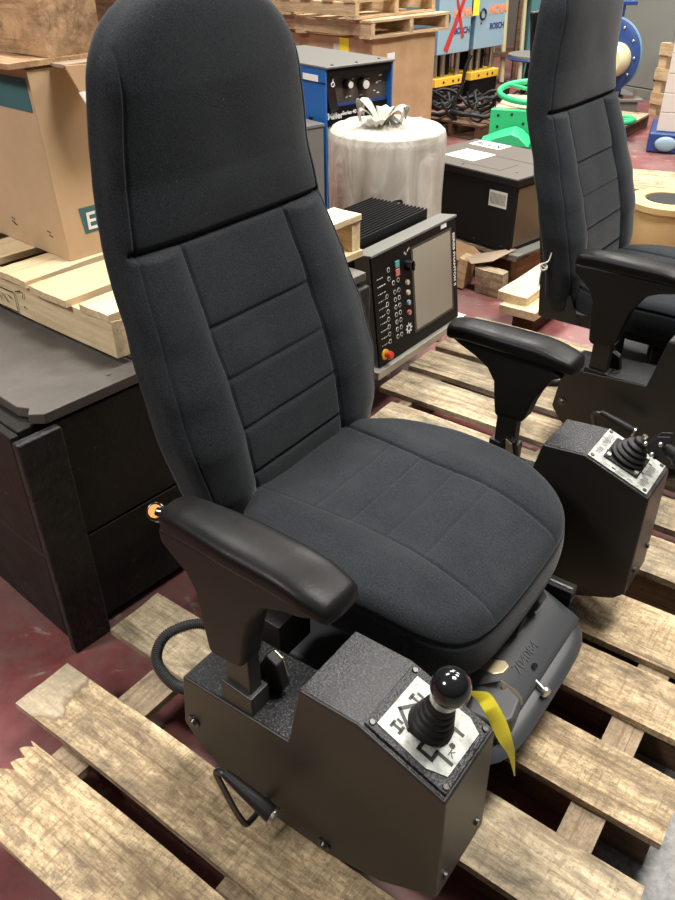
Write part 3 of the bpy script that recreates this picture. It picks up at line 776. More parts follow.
        br = bb.build('handle_bracket', M_BLACK, fl_, bevel=0.001)
        for q in (t + Vector((0.014, -0.014, -0.003)), t + Vector((0.024, -0.006, 0.022)), t + Vector((-0.004, -0.012, 0.016))):
            bb = MB(O); bb.sphere(q, 0.0055, 12, 8); bb.build('pivot_screw', M_STEEL, br, smooth=180)
        bb = MB(O); g0 = t + Vector((0.028, 0.014, 0.008)); g1 = t + Vector((0.135, 0.010, -0.040))
        bb.tube([g0, g0.lerp(g1, 0.25), g0.lerp(g1, 0.3), g1], [0.012, 0.013, 0.0185, 0.020], 24); bb.build('grip', M_PLASTIC, br, bevel=0.002)
    return c
c_near = console(0.557, 0.703, -1, 1)
c_far = console(1.387, 1.521, 1, 2)

# crank lever on the near console
b = MB(O)
path = catmull([(-0.585, 0.56, 0.215), (-0.585, 0.515, 0.205), (-0.590, 0.497, 0.222), (-0.632, 0.493, 0.315), (-0.628, 0.493, 0.335), (-0.610, 0.494, 0.340)], 6)
b.tube(path, 0.0055, 12); lev = b.build('crank_lever', M_BOLT, chair)
b = MB(O); b.tube([(-0.615, 0.494, 0.342), (-0.605, 0.4945, 0.340), (-0.530, 0.498, 0.318), (-0.515, 0.4985, 0.3135)], [0.0075, 0.0085, 0.0145, 0.0145], 24); b.build('grip', M_PLASTIC, lev, bevel=0.001)
b = MB(O); b.tube([(-0.515, 0.4985, 0.3135), (-0.509, 0.499, 0.312)], [0.0152, 0.0152], 24); b.build('end_cap', M_STEEL, lev, bevel=0.001)

# corrugated hose from the console's rear end up behind the arm
pth = catmull([(-0.770, 0.585, 0.345), (-0.825, 0.575, 0.335), (-0.885, 0.590, 0.345), (-0.905, 0.635, 0.36), (-0.875, 0.69, 0.365), (-0.815, 0.715, 0.36), (-0.74, 0.745, 0.35)], 26)
b = MB(O); rs = [0.0098 + (0.0016 if i % 2 else -0.0009) for i in range(len(pth))]
b.tube(pth, rs, 16); b.build('corrugated_hose', M_HOSE, chair, smooth=80)
# seat shell, side brackets that carry the consoles, recliner hinges
b = MB(O); b.box((-0.90, 0.80, 0.435), (-0.42, 1.28, 0.485)); b.build('seat_pan', M_POW, chair, bevel=0.01)
b = MB(O); b.box((-0.74, 0.703, 0.36), (-0.68, 0.80, 0.372)); b.box((-0.74, 0.72, 0.36), (-0.68, 0.81, 0.45)); b.build('console_bracket', M_POW, chair, bevel=0.002)
b = MB(O); b.box((-0.74, 1.28, 0.36), (-0.68, 1.387, 0.372)); b.box((-0.74, 1.27, 0.36), (-0.68, 1.36, 0.45)); b.build('console_bracket', M_POW, chair, bevel=0.002)
b = MB(O); b.box((-0.56, 0.703, 0.31), (-0.52, 0.90, 0.322)); b.box((-0.56, 1.18, 0.31), (-0.52, 1.387, 0.322)); b.build('cross_bar', M_POW, chair, bevel=0.002)
for l_ in (0.795, 1.275):
    b = MB(O); b.prism([(-0.97, 0.44), (-0.82, 0.44), (-0.86, 0.50), (-0.94, 0.66), (-0.99, 0.64)], lambda p, s: (p[0], l_ + (0.012 if s else 0), p[1])); h_ = b.build('recliner_hinge', M_POW, chair, bevel=0.004)
    b = MB(O); b.cyl((-0.91, l_ - 0.004, 0.50), (-0.91, l_ + 0.018, 0.50), 0.028, n=24); b.build('hinge_cover', M_PLASTIC, h_, bevel=0.004)
# rear shell of the backrest
b = MB(O); b.prism([(-1.03, 0.50), (-1.005, 0.50), (-1.05, 0.75), (-1.13, 1.05), (-1.17, 1.30), (-1.185, 1.30), (-1.15, 1.05), (-1.075, 0.75)], lambda p, s: (p[0], 0.92 if s == 0 else 1.16, p[1])); b.build('back_shell', M_PLASTIC, chair, bevel=0.006)
# suspension: lower frame, bellows, cast front cover
b = MB(O); b.box((-0.80, 0.84, 0.141), (-0.36, 1.24, 0.175)); b.build('base_frame', M_POW, chair, bevel=0.006)
b = MB(O)
for i, (z_, e_) in enumerate(((0.175, 0), (0.19, 0.014), (0.205, 0), (0.22, 0.014), (0.235, 0), (0.25, 0.014), (0.262, 0))):
    pass
prof = [(0.175, 0.0), (0.188, 0.014), (0.200, 0.0), (0.213, 0.014), (0.225, 0.0), (0.238, 0.014), (0.256, 0.0)]
rings = []
for z_, e_ in prof:
    ring = []
    for k in range(48):
        a = 2 * PI * k / 48; n = 6; ca, sa = math.cos(a), math.sin(a); rr = (abs(ca) ** n + abs(sa) ** n) ** (-1 / n)
        ring.append(b.V((-0.555 + rr * ca * (0.235 + e_), 1.04 + rr * sa * (0.185 + e_), z_)))
    rings.append(ring)
for r0, r1 in zip(rings, rings[1:]):
    for k in range(48): b.F([r0[k], r0[(k + 1) % 48], r1[(k + 1) % 48], r1[k]])
b.F(rings[0][::-1]); b.F(rings[-1]); b.build('suspension_bellows', M_BLACK, chair, smooth=60)
# tray with rolled rim
b = MB(O); rings = []
for h, e_ in ((0.252, -0.012), (0.256, 0.0), (0.268, 0.006), (0.280, 0.0), (0.288, -0.014), (0.290, -0.040)):
    ring = []
    for k in range(72):
        a = 2 * PI * k / 72; n = 5; ca, sa = math.cos(a), math.sin(a); rr = (abs(ca) ** n + abs(sa) ** n) ** (-1 / n)
        ring.append(b.V((-0.540 + rr * ca * (0.282 + e_), 1.025 + rr * sa * (0.238 + e_), h)))
    rings.append(ring)
for r0, r1 in zip(rings, rings[1:]):
    for k in range(72): b.F([r0[k], r0[(k + 1) % 72], r1[(k + 1) % 72], r1[k]])
b.F(rings[0][::-1]); b.F(rings[-1]); b.build('suspension_tray', M_CAST, chair, smooth=50)
# raised cover with sloping front
b = MB(O)
b.prism([(-0.40, 0.288), (-0.284, 0.288), (-0.284, 0.298), (-0.292, 0.3055), (-0.400, 0.3505), (-0.41, 0.3505)], lambda p, s: (p[0], 0.850 if s == 0 else 1.222, p[1]))
cov = b.build('front_cover', M_CAST, chair, bevel=0.006, seg=3)
cd = Vector((-0.108, 0, 0.045)).normalized()
text('704084', 'embossed_number', M_CAST, cov, frame(Vector((-0.316, 0.995, 0.3156)) - O, (0, 1, 0), cd), 0.030, 0.0015)
b = MB(O); b.cyl((-0.3025, 1.035, 0.3085), (-0.300, 1.035, 0.3105), 0.009, n=16); b.build('slot', M_INK, cov)
b = MB(O); b.cyl((-0.290, 1.015, 0.298), (-0.266, 1.005, 0.296), 0.0045, n=12); b.cyl((-0.266, 1.005, 0.296), (-0.259, 1.002, 0.2955), 0.012, 0.010, n=20); b.build('pull_knob', M_STEEL, chair, bevel=0.001)
# seat rails peeking out on the far side
b = MB(O)
for z_ in (0.318, 0.338): b.box((-0.60, 1.225, z_), (-0.312, 1.258, z_ + 0.012))
b.box((-0.60, 1.225, 0.300), (-0.312, 1.229, 0.350))
rl = b.build('slide_rail', M_BLACK, chair, bevel=0.002)
b = MB(O); b.box((-0.58, 1.236, 0.350), (-0.316, 1.241, 0.3525)); b.build('rail_edge', M_STEEL, rl)
b = MB(O); b.box((-0.60, 0.83, 0.352), (-0.40, 0.91, 0.42)); b.box((-0.62, 0.86, 0.29), (-0.41, 1.22, 0.435)); b.build('scissor_housing', M_BLACK, chair, bevel=0.006)
# control handles under the cushion's front edge
b = MB(O); b.prism([(-0.385, 0.355), (-0.35, 0.350), (-0.342, 0.378), (-0.36, 0.396), (-0.385, 0.398)], lambda p, s: (p[0], 1.130 if s == 0 else 1.165, p[1])); b.build('slide_handle', M_CAST, chair, bevel=0.005)
b = MB(O); b.tube([(-0.40, 1.07, 0.37), (-0.352, 1.07, 0.366)], [0.018, 0.020], 20); b.build('weight_knob', M_BLACK, chair, bevel=0.003)
b = MB(O); b.prism([(-0.35, 0.840), (-0.290, 0.845), (-0.272, 0.875), (-0.280, 0.925), (-0.33, 0.945), (-0.37, 0.90)], lambda p, s: (p[0], p[1], 0.30 if s == 0 else 0.345)); b.build('lever_housing', M_CAST, chair, bevel=0.009, seg=4)
def paddle(c, ax, side, ln_, wd, name):
    bb = MB(O); ax = Vector(ax).normalized(); sd = Vector(side).normalized(); nn = ax.cross(sd)
    poly = [(0, -wd * 0.6), (ln_ * 0.75, -wd), (ln_, -wd * 0.5), (ln_, wd * 0.5), (ln_ * 0.75, wd), (0, wd * 0.6)]
    bb.prism(poly, lambda p, s: Vector(c) + ax * p[0] + sd * p[1] + nn * (0.004 * s))
    return bb.build(name, M_BRASS, chair, bevel=0.0018, seg=3)
paddle((-0.375, 0.930, 0.372), (0.60, 0.1, 0.05), (0.1, 1, 0), 0.052, 0.021, 'lift_lever')
paddle((-0.325, 0.925, 0.352), (0.75, 0.35, -0.75), (-0.25, 0.35, 0.5), 0.058, 0.012, 'lift_lever')

# second seat: same kind, turned a little and set back on the far pallet
chair2 = copy_tree(chair)
chair2['label'] = 'black fabric operator seat behind on the far pallet, cut off by the photo edge'
chair2.rotation_euler = (0, 0, R(YC - 1.0))
for _c in [x for x in chair2.children if x.name.startswith('armrest')]:
    if min(v.co.y for v in _c.data.vertices) < 0: _c.location = (-0.035, 0.0, -0.038)
o2 = Vector((-0.532, 2.522, 0))
chair2.location = CF * o2.x + CL * o2.y + Vector((0, 0, 0.145))

q = Vector((-0.797, 0.583, 0.756)); qa = Vector((0.35, -0.60, 0.72)).normalized()
b = MB(O); b.cyl(q - qa * 0.016, q, 0.0165, 0.0155, n=28); b.tube([q - qa * 0.010, q - qa * 0.012 + Vector((0.03, 0.01, 0)), (-0.71, 0.60, 0.755)], [0.013, 0.015, 0.012], 14)
kk = b.build('recline_knob', M_GLOSS, chair, bevel=0.003)
b = MB(O); b.cyl(q, q + qa * 0.0015, 0.0108, n=28); b.build('sticker', M_ORANGE, kk)

# yellow tag on the near gear lever
b = MB(); T0 = CF * (-0.289) + CL * 0.632 + Vector((0, 0, 0.662))
tp = [T0 + CF * 0.012 + CL * 0.028 + Vector((0, 0, -0.028)), T0 + CF * 0.030 + CL * 0.040 + Vector((0, 0, -0.036)), T0 + CF * 0.055 + CL * 0.036 + Vector((0, 0, -0.058)), T0 + CF * 0.075 + CL * 0.034 + Vector((0, 0, -0.090)), T0 + CF * 0.085 + CL * 0.040 + Vector((0, 0, -0.120)), T0 + CF * 0.094 + CL * 0.046 + Vector((0, 0, -0.172))]
tp = catmull(tp, 5); n = len(tp)
sd = CL * 0.75 + CF * 0.66
va = []
for i, p in enumerate(tp):
    t = i / (n - 1); wd = 0.0110 * (min(1, 0.35 + t * 4) if t < 0.5 else max(0.05, (1 - t) * 2) ** 0.8)
    tw = Vector((0, 0, 0.35)) * math.sin(t * 2)
    s_ = (sd + tw).normalized()
    va.append((b.V(p - s_ * wd), b.V(p + s_ * wd), b.V(p + s_ * wd + Vector((0, 0, .0006))), b.V(p - s_ * wd + Vector((0, 0, .0006)))))
for a, c in zip(va, va[1:]):
    for q in range(4): b.F([a[q], a[(q + 1) % 4], c[(q + 1) % 4], c[q]])
b.F(list(va[0])); b.F(list(va[-1])[::-1])
yt = b.build('hang_tag', M_TAG, smooth=60); tag(yt, 'twisted yellow plastic tag hanging from the black ball lever knob', 'tag')
b = MB(); b.tube([T0 + Vector((0, 0, -0.026)) + CL * 0.012, T0 + CF * 0.010 + CL * 0.024 + Vector((0, 0, -0.028)), tp[1]], 0.0012, 6); b.build('tie_wire', M_STEEL, yt)

# twine knot and seat-belt buckle at the rear of the second seat
def ch2(f_, l_, z_): return chair2.matrix_basis @ Vector((f_ - O.x, l_ - O.y, z_ - O.z))
bpy.context.view_layer.update()
# ------------------------------------------------------------ black crate on the left with its load
CY = -41.6
ca_, cb_ = Vector((-math.cos(R(CY)), -math.sin(R(CY)), 0)), Vector((-math.sin(R(CY)), math.cos(R(CY)), 0))
C0 = Vector((-0.64, 1.40, 0))
# local x = along b (towards the far corner), local y = along a (to the left, away)
def crate_m(): return frame(C0, cb_, ca_)
crate = thing('wooden_crate', 'black painted wooden crate with a worn grey lid, left of the seat', 'crate', C0, 0)
crate.rotation_euler = crate_m().to_euler()
b = MB(); b.box((-0.045, 0.01, 0.10), (1.07, 1.25, 0.632)); b.box((0.01, 0.03, 0.0), (1.07, 0.12, 0.10)); b.box((0.01, 1.1, 0.0), (1.07, 1.2, 0.10)); b.build('crate_body', M_CRATE, crate, bevel=0.004)
for z0_, z1_ in ((0.03, 0.30), (0.306, 0.628)):
    b = MB(); b.box((0.03, -0.010, z0_), (1.06, 0.012, z1_)); b.build('side_board', M_CRATE, crate, bevel=0.004)
    b = MB(); b.box((-0.066, 0.004, z0_), (-0.045, 1.24, z1_)); b.build('side_board', M_CRATE, crate, bevel=0.004)
b = MB(); b.box((-0.072, -0.036, 0.0), (0.034, -0.010, 0.628)); b.build('corner_post', M_POST, crate, bevel=0.006)
b = MB(); b.box((0.985, -0.034, 0.0), (1.085, -0.010, 0.625)); b.build('corner_post', M_POST, crate, bevel=0.010)
b = MB()
# lid with a slightly torn near corner
poly = [(0.012, -0.013), (0.0, 0.0), (-0.012, 0.012), (0.004, 0.035), (-0.010, 0.06), (-0.012, 0.4), (-0.012, 1.26), (1.085, 1.26), (1.085, -0.014)]
b.prism(poly, lambda p, s: (p[0], p[1], 0.634 if s == 0 else 0.66)); lid_ = b.build('lid', M_LID, crate, bevel=0.003)
b = MB(); b.cyl((0.205, 0.03, 0.66), (0.205, 0.03, 0.6635), 0.006, n=12); b.build('nail', M_STEEL, lid_)

# pale pallet lying on the crate
p3 = thing('wooden_pallet', 'pale new wooden pallet lying on the black crate under the big carton', 'pallet', C0 + Vector((0, 0, 0.6605)) - cb_ * 0.004 + ca_ * 0.0, 0)
p3.rotation_euler = (0, 0, crate_m().to_euler().z + R(2.5))
board(p3, 'stringer', W_NEW, 0.250, 0.290, 0.03, 1.25, 0.022, 0.112, along='y')
board(p3, 'stringer', W_NEW, 0.71, 0.75, 0.03, 1.25, 0.002, 0.112, along='y')
board(p3, 'stringer', W_NEW, 1.145, 1.185, 0.04, 1.25, 0.022, 0.112, along='y')
k = 0
for y0, y1, x0 in ((0.035, 0.145, 0.245), (0.185, 0.335, 0.235), (0.365, 0.50, 0.245), (0.56, 0.70, 0.245), (0.75, 0.90, 0.245), (0.95, 1.10, 0.245), (1.13, 1.25, 0.245)):
    board(p3, 'deck_board', W_NEW, x0, 1.190, y0, y1, 0.1135, 0.131, seed=k); k += 1
for y0, y1 in ((0.03, 0.15), (0.56, 0.70), (1.12, 1.25)):
    board(p3, 'bottom_board', W_NEW, 0.295, 1.190, y0, y1, 0.001, 0.0205)
# heat-treatment stamp on the stringer's face
bb = MB()
y_, z_ = 0.50, 0.055
for q in (((0.44, 0.028), (0.60, 0.028)), ((0.44, 0.028), (0.44, 0.082)), ((0.44, 0.082), (0.60, 0.082)), ((0.405, 0.095), (0.432, 0.086)), ((0.398, 0.055), (0.405, 0.048)), ((0.395, 0.092), (0.401, 0.076)), ((0.48, 0.045), (0.50, 0.065)), ((0.51, 0.045), (0.52, 0.07)), ((0.46, 0.06), (0.475, 0.07))):
    (a0, h0), (a1, h1) = q; d = Vector((a1 - a0, h1 - h0)).normalized(); nx_ = Vector((-d.y, d.x)) * 0.0016
    bb.F([bb.V((0.2482, a0 + nx_.x, h0 + nx_.y)), bb.V((0.2482, a1 + nx_.x, h1 + nx_.y)), bb.V((0.2482, a1 - nx_.x, h1 - nx_.y)), bb.V((0.2482, a0 - nx_.x, h0 - nx_.y))])
bb.build('stamp', M_INK, p3, smooth=0)

# big carton
ct = thing('cardboard_carton', 'large open kraft carton with teal stripe, on the pale pallet at left', 'carton', C0 + cb_ * 0.375 + ca_ * 0.405 + Vector((0, 0, 0.793)), 0)
ct.rotation_euler = frame((0, 0, 0), cb_, ca_).to_euler()
cw, cd_, ch_ = 0.62, 0.80, 0.455
b = MB(); t_ = 0.006
b.box((0, 0, 0), (cw, t_, ch_)); b.box((0, cd_ - t_, 0), (cw, cd_, ch_)); b.box((0, t_, 0), (t_, cd_ - t_, ch_)); b.box((cw - t_, t_, 0), (cw, cd_ - t_, ch_)); b.box((t_, t_, 0), (cw - t_, cd_ - t_, t_))
for v in b.bm.verts:                      # walls lean out slightly with age
    if v.co.z > 0.3: v.co.x -= 0.012; v.co.y += 0.0
box_ = b.build('carton_wall', M_KRAFT, ct, bevel=0.0015)
b = MB(); b.box((-0.012, 0.004, ch_ - 0.002), (cw - 0.02, cd_ - 0.004, ch_ + 0.004)); b.build('top_flap', M_KRAFT2, ct, bevel=0.001)
b = MB()
def lean(z): return -0.0125 * max(0.0, min(1, (z) / ch_)) - 0.0006
b.quad([(lean(0.362), 0.012, 0.362), (lean(0.362), 0.79, 0.362), (lean(0.436), 0.79, 0.436), (lean(0.436), 0.012, 0.436)]); b.build('teal_stripe', M_TEALP, ct, smooth=0)
b = MB(); b.quad([(0.058, -0.0006, 0.058), (0.35, -0.0006, 0.058), (0.35, -0.0006, 0.126), (0.050, -0.0006, 0.126)]); pr_ = b.build('teal_print', M_TEALP, ct, smooth=0)
text('EX', 'print_letter', M_WHITE, ct, frame((0.066, -0.0014, 0.068), (1, 0, 0), (0, 0, 1)), 0.062, 0.0003, bold=0.001)
bb = MB()
for (a0, h0) in ((0.24, 0.045), (0.246, 0.06), (0.25, 0.05), (0.06, 0.05), (0.066, 0.06), (0.60, 0.06)):
    bb.quad([(lean(h0), a0, h0), (lean(h0), a0 + 0.018, h0 + 0.003), (lean(h0), a0 + 0.018, h0 + 0.007), (lean(h0), a0, h0 + 0.004)])
bb.build('small_print', M_INK, ct, smooth=0)
# folded card flap with white label hanging over the carton's side
fp = thing('cardboard_flap', 'folded cardboard corner with white lower half, poking from the carton top', 'cardboard', C0 + cb_ * 0.425 + ca_ * 0.392 + Vector((0, 0, 1.26)), 0)
fp.rotation_euler = frame((0, 0, 0), cb_, ca_).to_euler()
b = MB(); b.prism([(0, 0.0), (0.10, -0.006), (0.135, -0.02), (0.135, -0.085), (0.035, -0.090)], lambda p, s: (p[0], -0.045 - 0.004 * s + p[1] * 0.15, p[1] - 0.004)); b.build('card_face', M_KRAFT2, fp, bevel=0.0008)
b = MB(); b.prism([(0.018, -0.058), (0.135, -0.056), (0.135, -0.093), (0.037, -0.099)], lambda p, s: (p[0], -0.0500 - 0.003 * s + p[1] * 0.15, p[1] - 0.004)); b.build('white_label', M_WHITE, fp)
b = MB(); b.box((0.0, -0.046, -0.010), (0.135, 0.10, -0.003)); b.build('card_fold', M_KRAFT3, fp)
# rough timbers on the carton
def timber(name, label, loc, x, y, z, yaw, m, seed=0):
    o = board(None, name, m, -x / 2, x / 2, -y / 2, y / 2, 0, z, seed=seed)
    o.location = Vector(loc) + Vector((0, 0, z / 2)); o.rotation_euler = (0, 0, R(yaw)); 
    return tag(o, label, 'timber')
zt = 1.2535
timber('plank', 'thin rough board lying over the carton top under the timber block', C0 + cb_ * 0.62 + ca_ * 0.76 + Vector((0, 0, zt)), 0.72, 0.60, 0.012, -41.6, W_ROUGH, 4)
timber('timber_block', 'thick rough-sawn brown timber block at the top left corner', C0 + cb_ * 0.50 + ca_ * 0.80 + Vector((0, 0, zt + 0.0125)), 0.78, 0.15, 0.125, -41.6, W_ROUGH, 5)
timber('timber_block', 'dark brown timber behind the rough-sawn block, beside the headrest', C0 + cb_ * 0.90 + ca_ * 0.76 + Vector((0, 0, zt + 0.0125)), 0.80, 0.16, 0.16, -41.6, W_DK, 6)

# ------------------------------------------------------------ control panel unit
PY = 52.4
pu = Vector((math.cos(R(PY)), math.sin(R(PY)), 0)); pn = Vector((-pu.y, pu.x, 0))
BL = Vector((0.152, 2.462, 0.20))
rail = thing('aluminium_stand', 'grey aluminium rail stand carrying the control panel on the far pallet', 'stand', Vector((BL.x, BL.y, 0.145)), PY)
b = MB(); b.box((-0.03, -0.02, 0.022), (0.60, 0.03, 0.052)); b.build('front_rail', M_RAIL, rail, bevel=0.002)
b = MB(); b.box((-0.03, 0.26, 0.022), (0.60, 0.31, 0.052)); b.build('rear_rail', M_RAIL, rail, bevel=0.002)
for x_ in (0.04, 0.18, 0.40, 0.55):
    b = MB(); b.box((x_, -0.010, 0.001), (x_ + 0.022, 0.30, 0.0215)); b.build('foot', M_RAIL, rail, bevel=0.002)
cp = thing('control_panel', 'CNC control panel with dusty screen and rows of keys, behind the seat', 'control panel', BL, 0)
tilt = R(7)
dv = Vector((0, 0, math.cos(tilt))) + pn * math.sin(tilt)
cp.rotation_euler = frame((0, 0, 0), pu, dv).to_euler()     # local x along width, y up the face, z out of the face towards viewer
Wp, Hp = 0.560, 0.405
b = MB(); b.box((0, 0.0, -0.068), (Wp, Hp, -0.004)); b.build('housing', M_BEZEL, cp, bevel=0.004)
b = MB(); b.box((0.0, 0.0, -0.004), (Wp, Hp, 0.004)); pf = b.build('face_plate', M_PANEL, cp, bevel=0.002)
b = MB(); b.box((-0.003, Hp - 0.006, -0.07), (Wp + 0.003, Hp + 0.003, 0.008)); b.build('top_trim', M_BEZEL, cp, bevel=0.0015)
b = MB(); b.box((0.238, 0.045, 0.004), (0.524, 0.370, 0.0055)); b.build('screen_surround', M_SCRIN, pf)
b = MB(); b.box((0.250, 0.055, 0.0055), (0.512, 0.360, 0.0065)); b.build('screen', M_SCREEN, pf)
def keyring(x, y, r=0.0075, m=M_WHITE, name='key'):
    bb = MB(); bb.torus((x, y, 0.0046), r, 0.0011, 16, 5); o = bb.build(name, m, pf, smooth=180)
    bb = MB(); bb.cyl((x, y, 0.004), (x, y, 0.0058), r * 0.8, n=14); bb.build('key_cap', M_PANEL, o)
    return o
for x in (0.075, 0.125, 0.150):
    for i in range(7):
        if x == 0.075 and i > 6: continue
        keyring(x + 0.0, 0.075 + i * 0.028)
for x, y in ((0.095, 0.30), (0.095, 0.332), (0.120, 0.278), (0.15, 0.280)): keyring(x, y)
bb = MB(); bb.box((0.135, 0.325, 0.004), (0.160, 0.350, 0.009)); bb.build('start_key', M_GREENB, pf, bevel=0.002)
bb = MB(); bb.box((0.135, 0.295, 0.004), (0.160, 0.320, 0.009)); bb.build('stop_key', M_PINK, pf, bevel=0.002)
for i, m_ in enumerate((M_CREAM, M_CREAM, M_BLUEP, M_PINK)):
    bb = MB(); bb.cyl((0.203, 0.255 - i * 0.038, 0.004), (0.203, 0.255 - i * 0.038, 0.013), 0.0095, n=18); bb.build('push_button', m_, pf, bevel=0.001)
bb = MB(); bb.cyl((0.212, 0.315, 0.004), (0.212, 0.315, 0.030), 0.021, 0.018, n=20); bb.box((0.208, 0.297, 0.030), (0.216, 0.333, 0.036)); bb.build('selector_knob', M_GLOSS, pf, bevel=0.002)
bb = MB()
for k_ in range(8):
    a = k_ * PI / 4; c_, s_ = math.cos(a), math.sin(a)
    bb.quad([(0.200 + c_ * 0.008 - s_ * 0.004, 0.080 + s_ * 0.008 + c_ * 0.004, 0.0046), (0.200 + c_ * 0.008 + s_ * 0.004, 0.080 + s_ * 0.008 - c_ * 0.004, 0.0046), (0.200 + c_ * 0.021 + s_ * 0.003, 0.080 + s_ * 0.021 - c_ * 0.003, 0.0046), (0.200 + c_ * 0.021 - s_ * 0.003, 0.080 + s_ * 0.021 + c_ * 0.003, 0.0046)])
bb.build('jog_arrows', M_WHITE, pf, smooth=0)
bb = MB(); rnd = random.Random(2)
for i in range(10):
    y = 0.072 + i * 0.027
    x = 0.024
    while x < 0.062:
        l_ = rnd.uniform(0.004, 0.011); bb.quad([(x, y, 0.0045), (x + l_, y + rnd.uniform(-.002, .004), 0.0045), (x + l_, y + 0.004, 0.0045), (x, y + 0.003, 0.0045)]); x += l_ + 0.004
for x, y in ((0.196, 0.358), (0.204, 0.352), (0.216, 0.362), (0.226, 0.366)):
    bb.quad([(x, y, 0.0045), (x + 0.006, y + 0.001, 0.0045), (x + 0.007, y + 0.010, 0.0045), (x + 0.003, y + 0.007, 0.0045)])
bb.build('key_symbols', M_WHITE, pf, smooth=0)
bb = MB(); bb.cyl((0.035, 0.040, 0.004), (0.035, 0.040, 0.010), 0.020, n=24); es = bb.build('emergency_ring', M_YEL, pf, bevel=0.001)
bb = MB(); bb.cyl((0.035, 0.040, 0.010), (0.035, 0.040, 0.024), 0.010, n=20); bb.cyl((0.035, 0.040, 0.024), (0.035, 0.040, 0.036), 0.0165, 0.014, n=24); bb.build('emergency_button', M_RED, es, bevel=0.002)
bb = MB(); bb.box((0.450, 0.380, 0.004), (0.490, 0.396, 0.0048)); bb.build('white_sticker', M_WHITE, pf)
text('SERIES PHANTOM II', 'side_lettering', M_WHITE, pf, frame((0.533, 0.345, 0.0046), (0, -1, 0), (1, 0, 0)), 0.0215, 0.0003, bold=0.0006, sx=1.12)
# finned heat sink housing behind it
hs = thing('heat_sink_unit', 'black finned heat sink unit behind the control panel', 'electronics', BL + pn * 0.122 + Vector((0, 0, 0.0)), PY)
b = MB(); b.box((-0.01, 0.01, -0.002), (0.50, 0.275, 0.385)); b.build('case', M_PANEL, hs, bevel=0.003)
for i in range(16):
    y = 0.013 + i * 0.0168
    b = MB(); b.box((-0.01, y, 0.385), (0.50, y + 0.0045, 0.428)); b.build('fin', M_PANEL, hs)
b = MB(); b.tube(catmull([(0.50, 0.20, 0.40), (0.56, 0.205, 0.405), (0.60, 0.20, 0.40), (0.605, 0.198, 0.385), (0.605, 0.198, 0.34)], 6), 0.006, 8); b.build('handle', M_PANEL, hs)

# ------------------------------------------------------------ drum in plastic wrap
drum = thing('drum', 'pale round drum wrapped in a tied clear plastic bag', 'drum', (0.225, 3.52, 0.0))
b = MB(); b.lathe((0, 0, 0), [(0.225, 0.02), (0.232, 0.03), (0.232, 0.76), (0.238, 0.765), (0.238, 0.79), (0.20, 0.795)], 56); b.build('drum_body', M_DRUM, drum, smooth=50)
b = MB(); rings = []
prof = [(0.262, 0.012), (0.262, 0.10), (0.259, 0.25), (0.257, 0.42), (0.256, 0.58), (0.254, 0.70), (0.251, 0.77), (0.244, 0.798), (0.225, 0.808), (0.18, 0.812), (0.12, 0.816), (0.07, 0.822), (0.045, 0.832), (0.022, 0.850), (0.016, 0.862)]
NB = 150
for i, (r_, h_) in enumerate(prof):
    pass
pts_ = []
dense = []
for (r0, h0), (r1, h1) in zip(prof, prof[1:]):
    for q in range(5): dense.append((r0 + (r1 - r0) * q / 5, h0 + (h1 - h0) * q / 5))
dense.append(prof[-1])
for r_, h_ in dense:
    ring = []
    for k in range(NB):
        a = 2 * PI * k / NB
        w1 = noise.noise((math.cos(a) * 5, math.sin(a) * 5, h_ * 3)) * 0.010 + noise.noise((math.cos(a) * 14, math.sin(a) * 14, h_ * 5)) * 0.005
        top = h_ > 0.80
        rr = r_ + (max(-0.004, w1) if not top else w1 * 0.3)
        hz_ = h_ + (0.006 * noise.noise((math.cos(a) * 9, math.sin(a) * 9, r_ * 20)) + 0.004 if top else 0)
        ring.append(b.V((rr * math.cos(a), rr * math.sin(a), hz_)))
    rings.append(ring)
for r0, r1 in zip(rings, rings[1:]):
    for k in range(NB): b.F([r0[k], r0[(k + 1) % NB], r1[(k + 1) % NB], r1[k]])
b.F(rings[-1]); bag = b.build('plastic_bag', M_BAG, drum, smooth=180)
b = MB()     # the knot: bunny-ear loops of film
for a0, ln_, up in ((2.6, 0.075, 0.075), (3.3, 0.07, 0.05), (0.3, 0.085, 0.055), (-0.3, 0.07, 0.05), (1.2, 0.05, 0.05), (4.4, 0.06, 0.03)):
    c0 = Vector((-0.03, -0.06, 0.825)); d = Vector((math.cos(a0), math.sin(a0), 0)); s_ = Vector((-d.y, d.x, 0))
    rows = []
    for i in range(9):
        t = i / 8; p = c0 + d * ln_ * math.sin(t * PI * 0.62) * 1.35 + Vector((0, 0, 1.3 * up * math.sin(t * PI * 0.9)))
        wd = 0.008 + 0.034 * math.sin(t * PI * 0.85)
        rows.append([b.V(p + s_ * wd * u + Vector((0, 0, 0.010 * math.sin(u * 5 + a0) * t))) for u in (-1, -0.5, 0, 0.5, 1)])
    for r0, r1 in zip(rows, rows[1:]):
        for k in range(4): b.F([r0[k], r0[k + 1], r1[k + 1], r1[k]])
o = b.build('bag_knot', M_BAG, drum, smooth=180); m_ = o.modifiers.new('s', 'SOLIDIFY'); m_.thickness = 0.0015

# ------------------------------------------------------------ welder
def yawf(o, y): return Vector(o), Vector((math.cos(R(y)), math.sin(R(y)), 0)), Vector((-math.sin(R(y)), math.cos(R(y)), 0))
WY = 38
we = thing('welding_machine', 'blue welding machine with a grey top behind the wrapped drum', 'welder', (-0.046, 4.271, 0.16), WY)
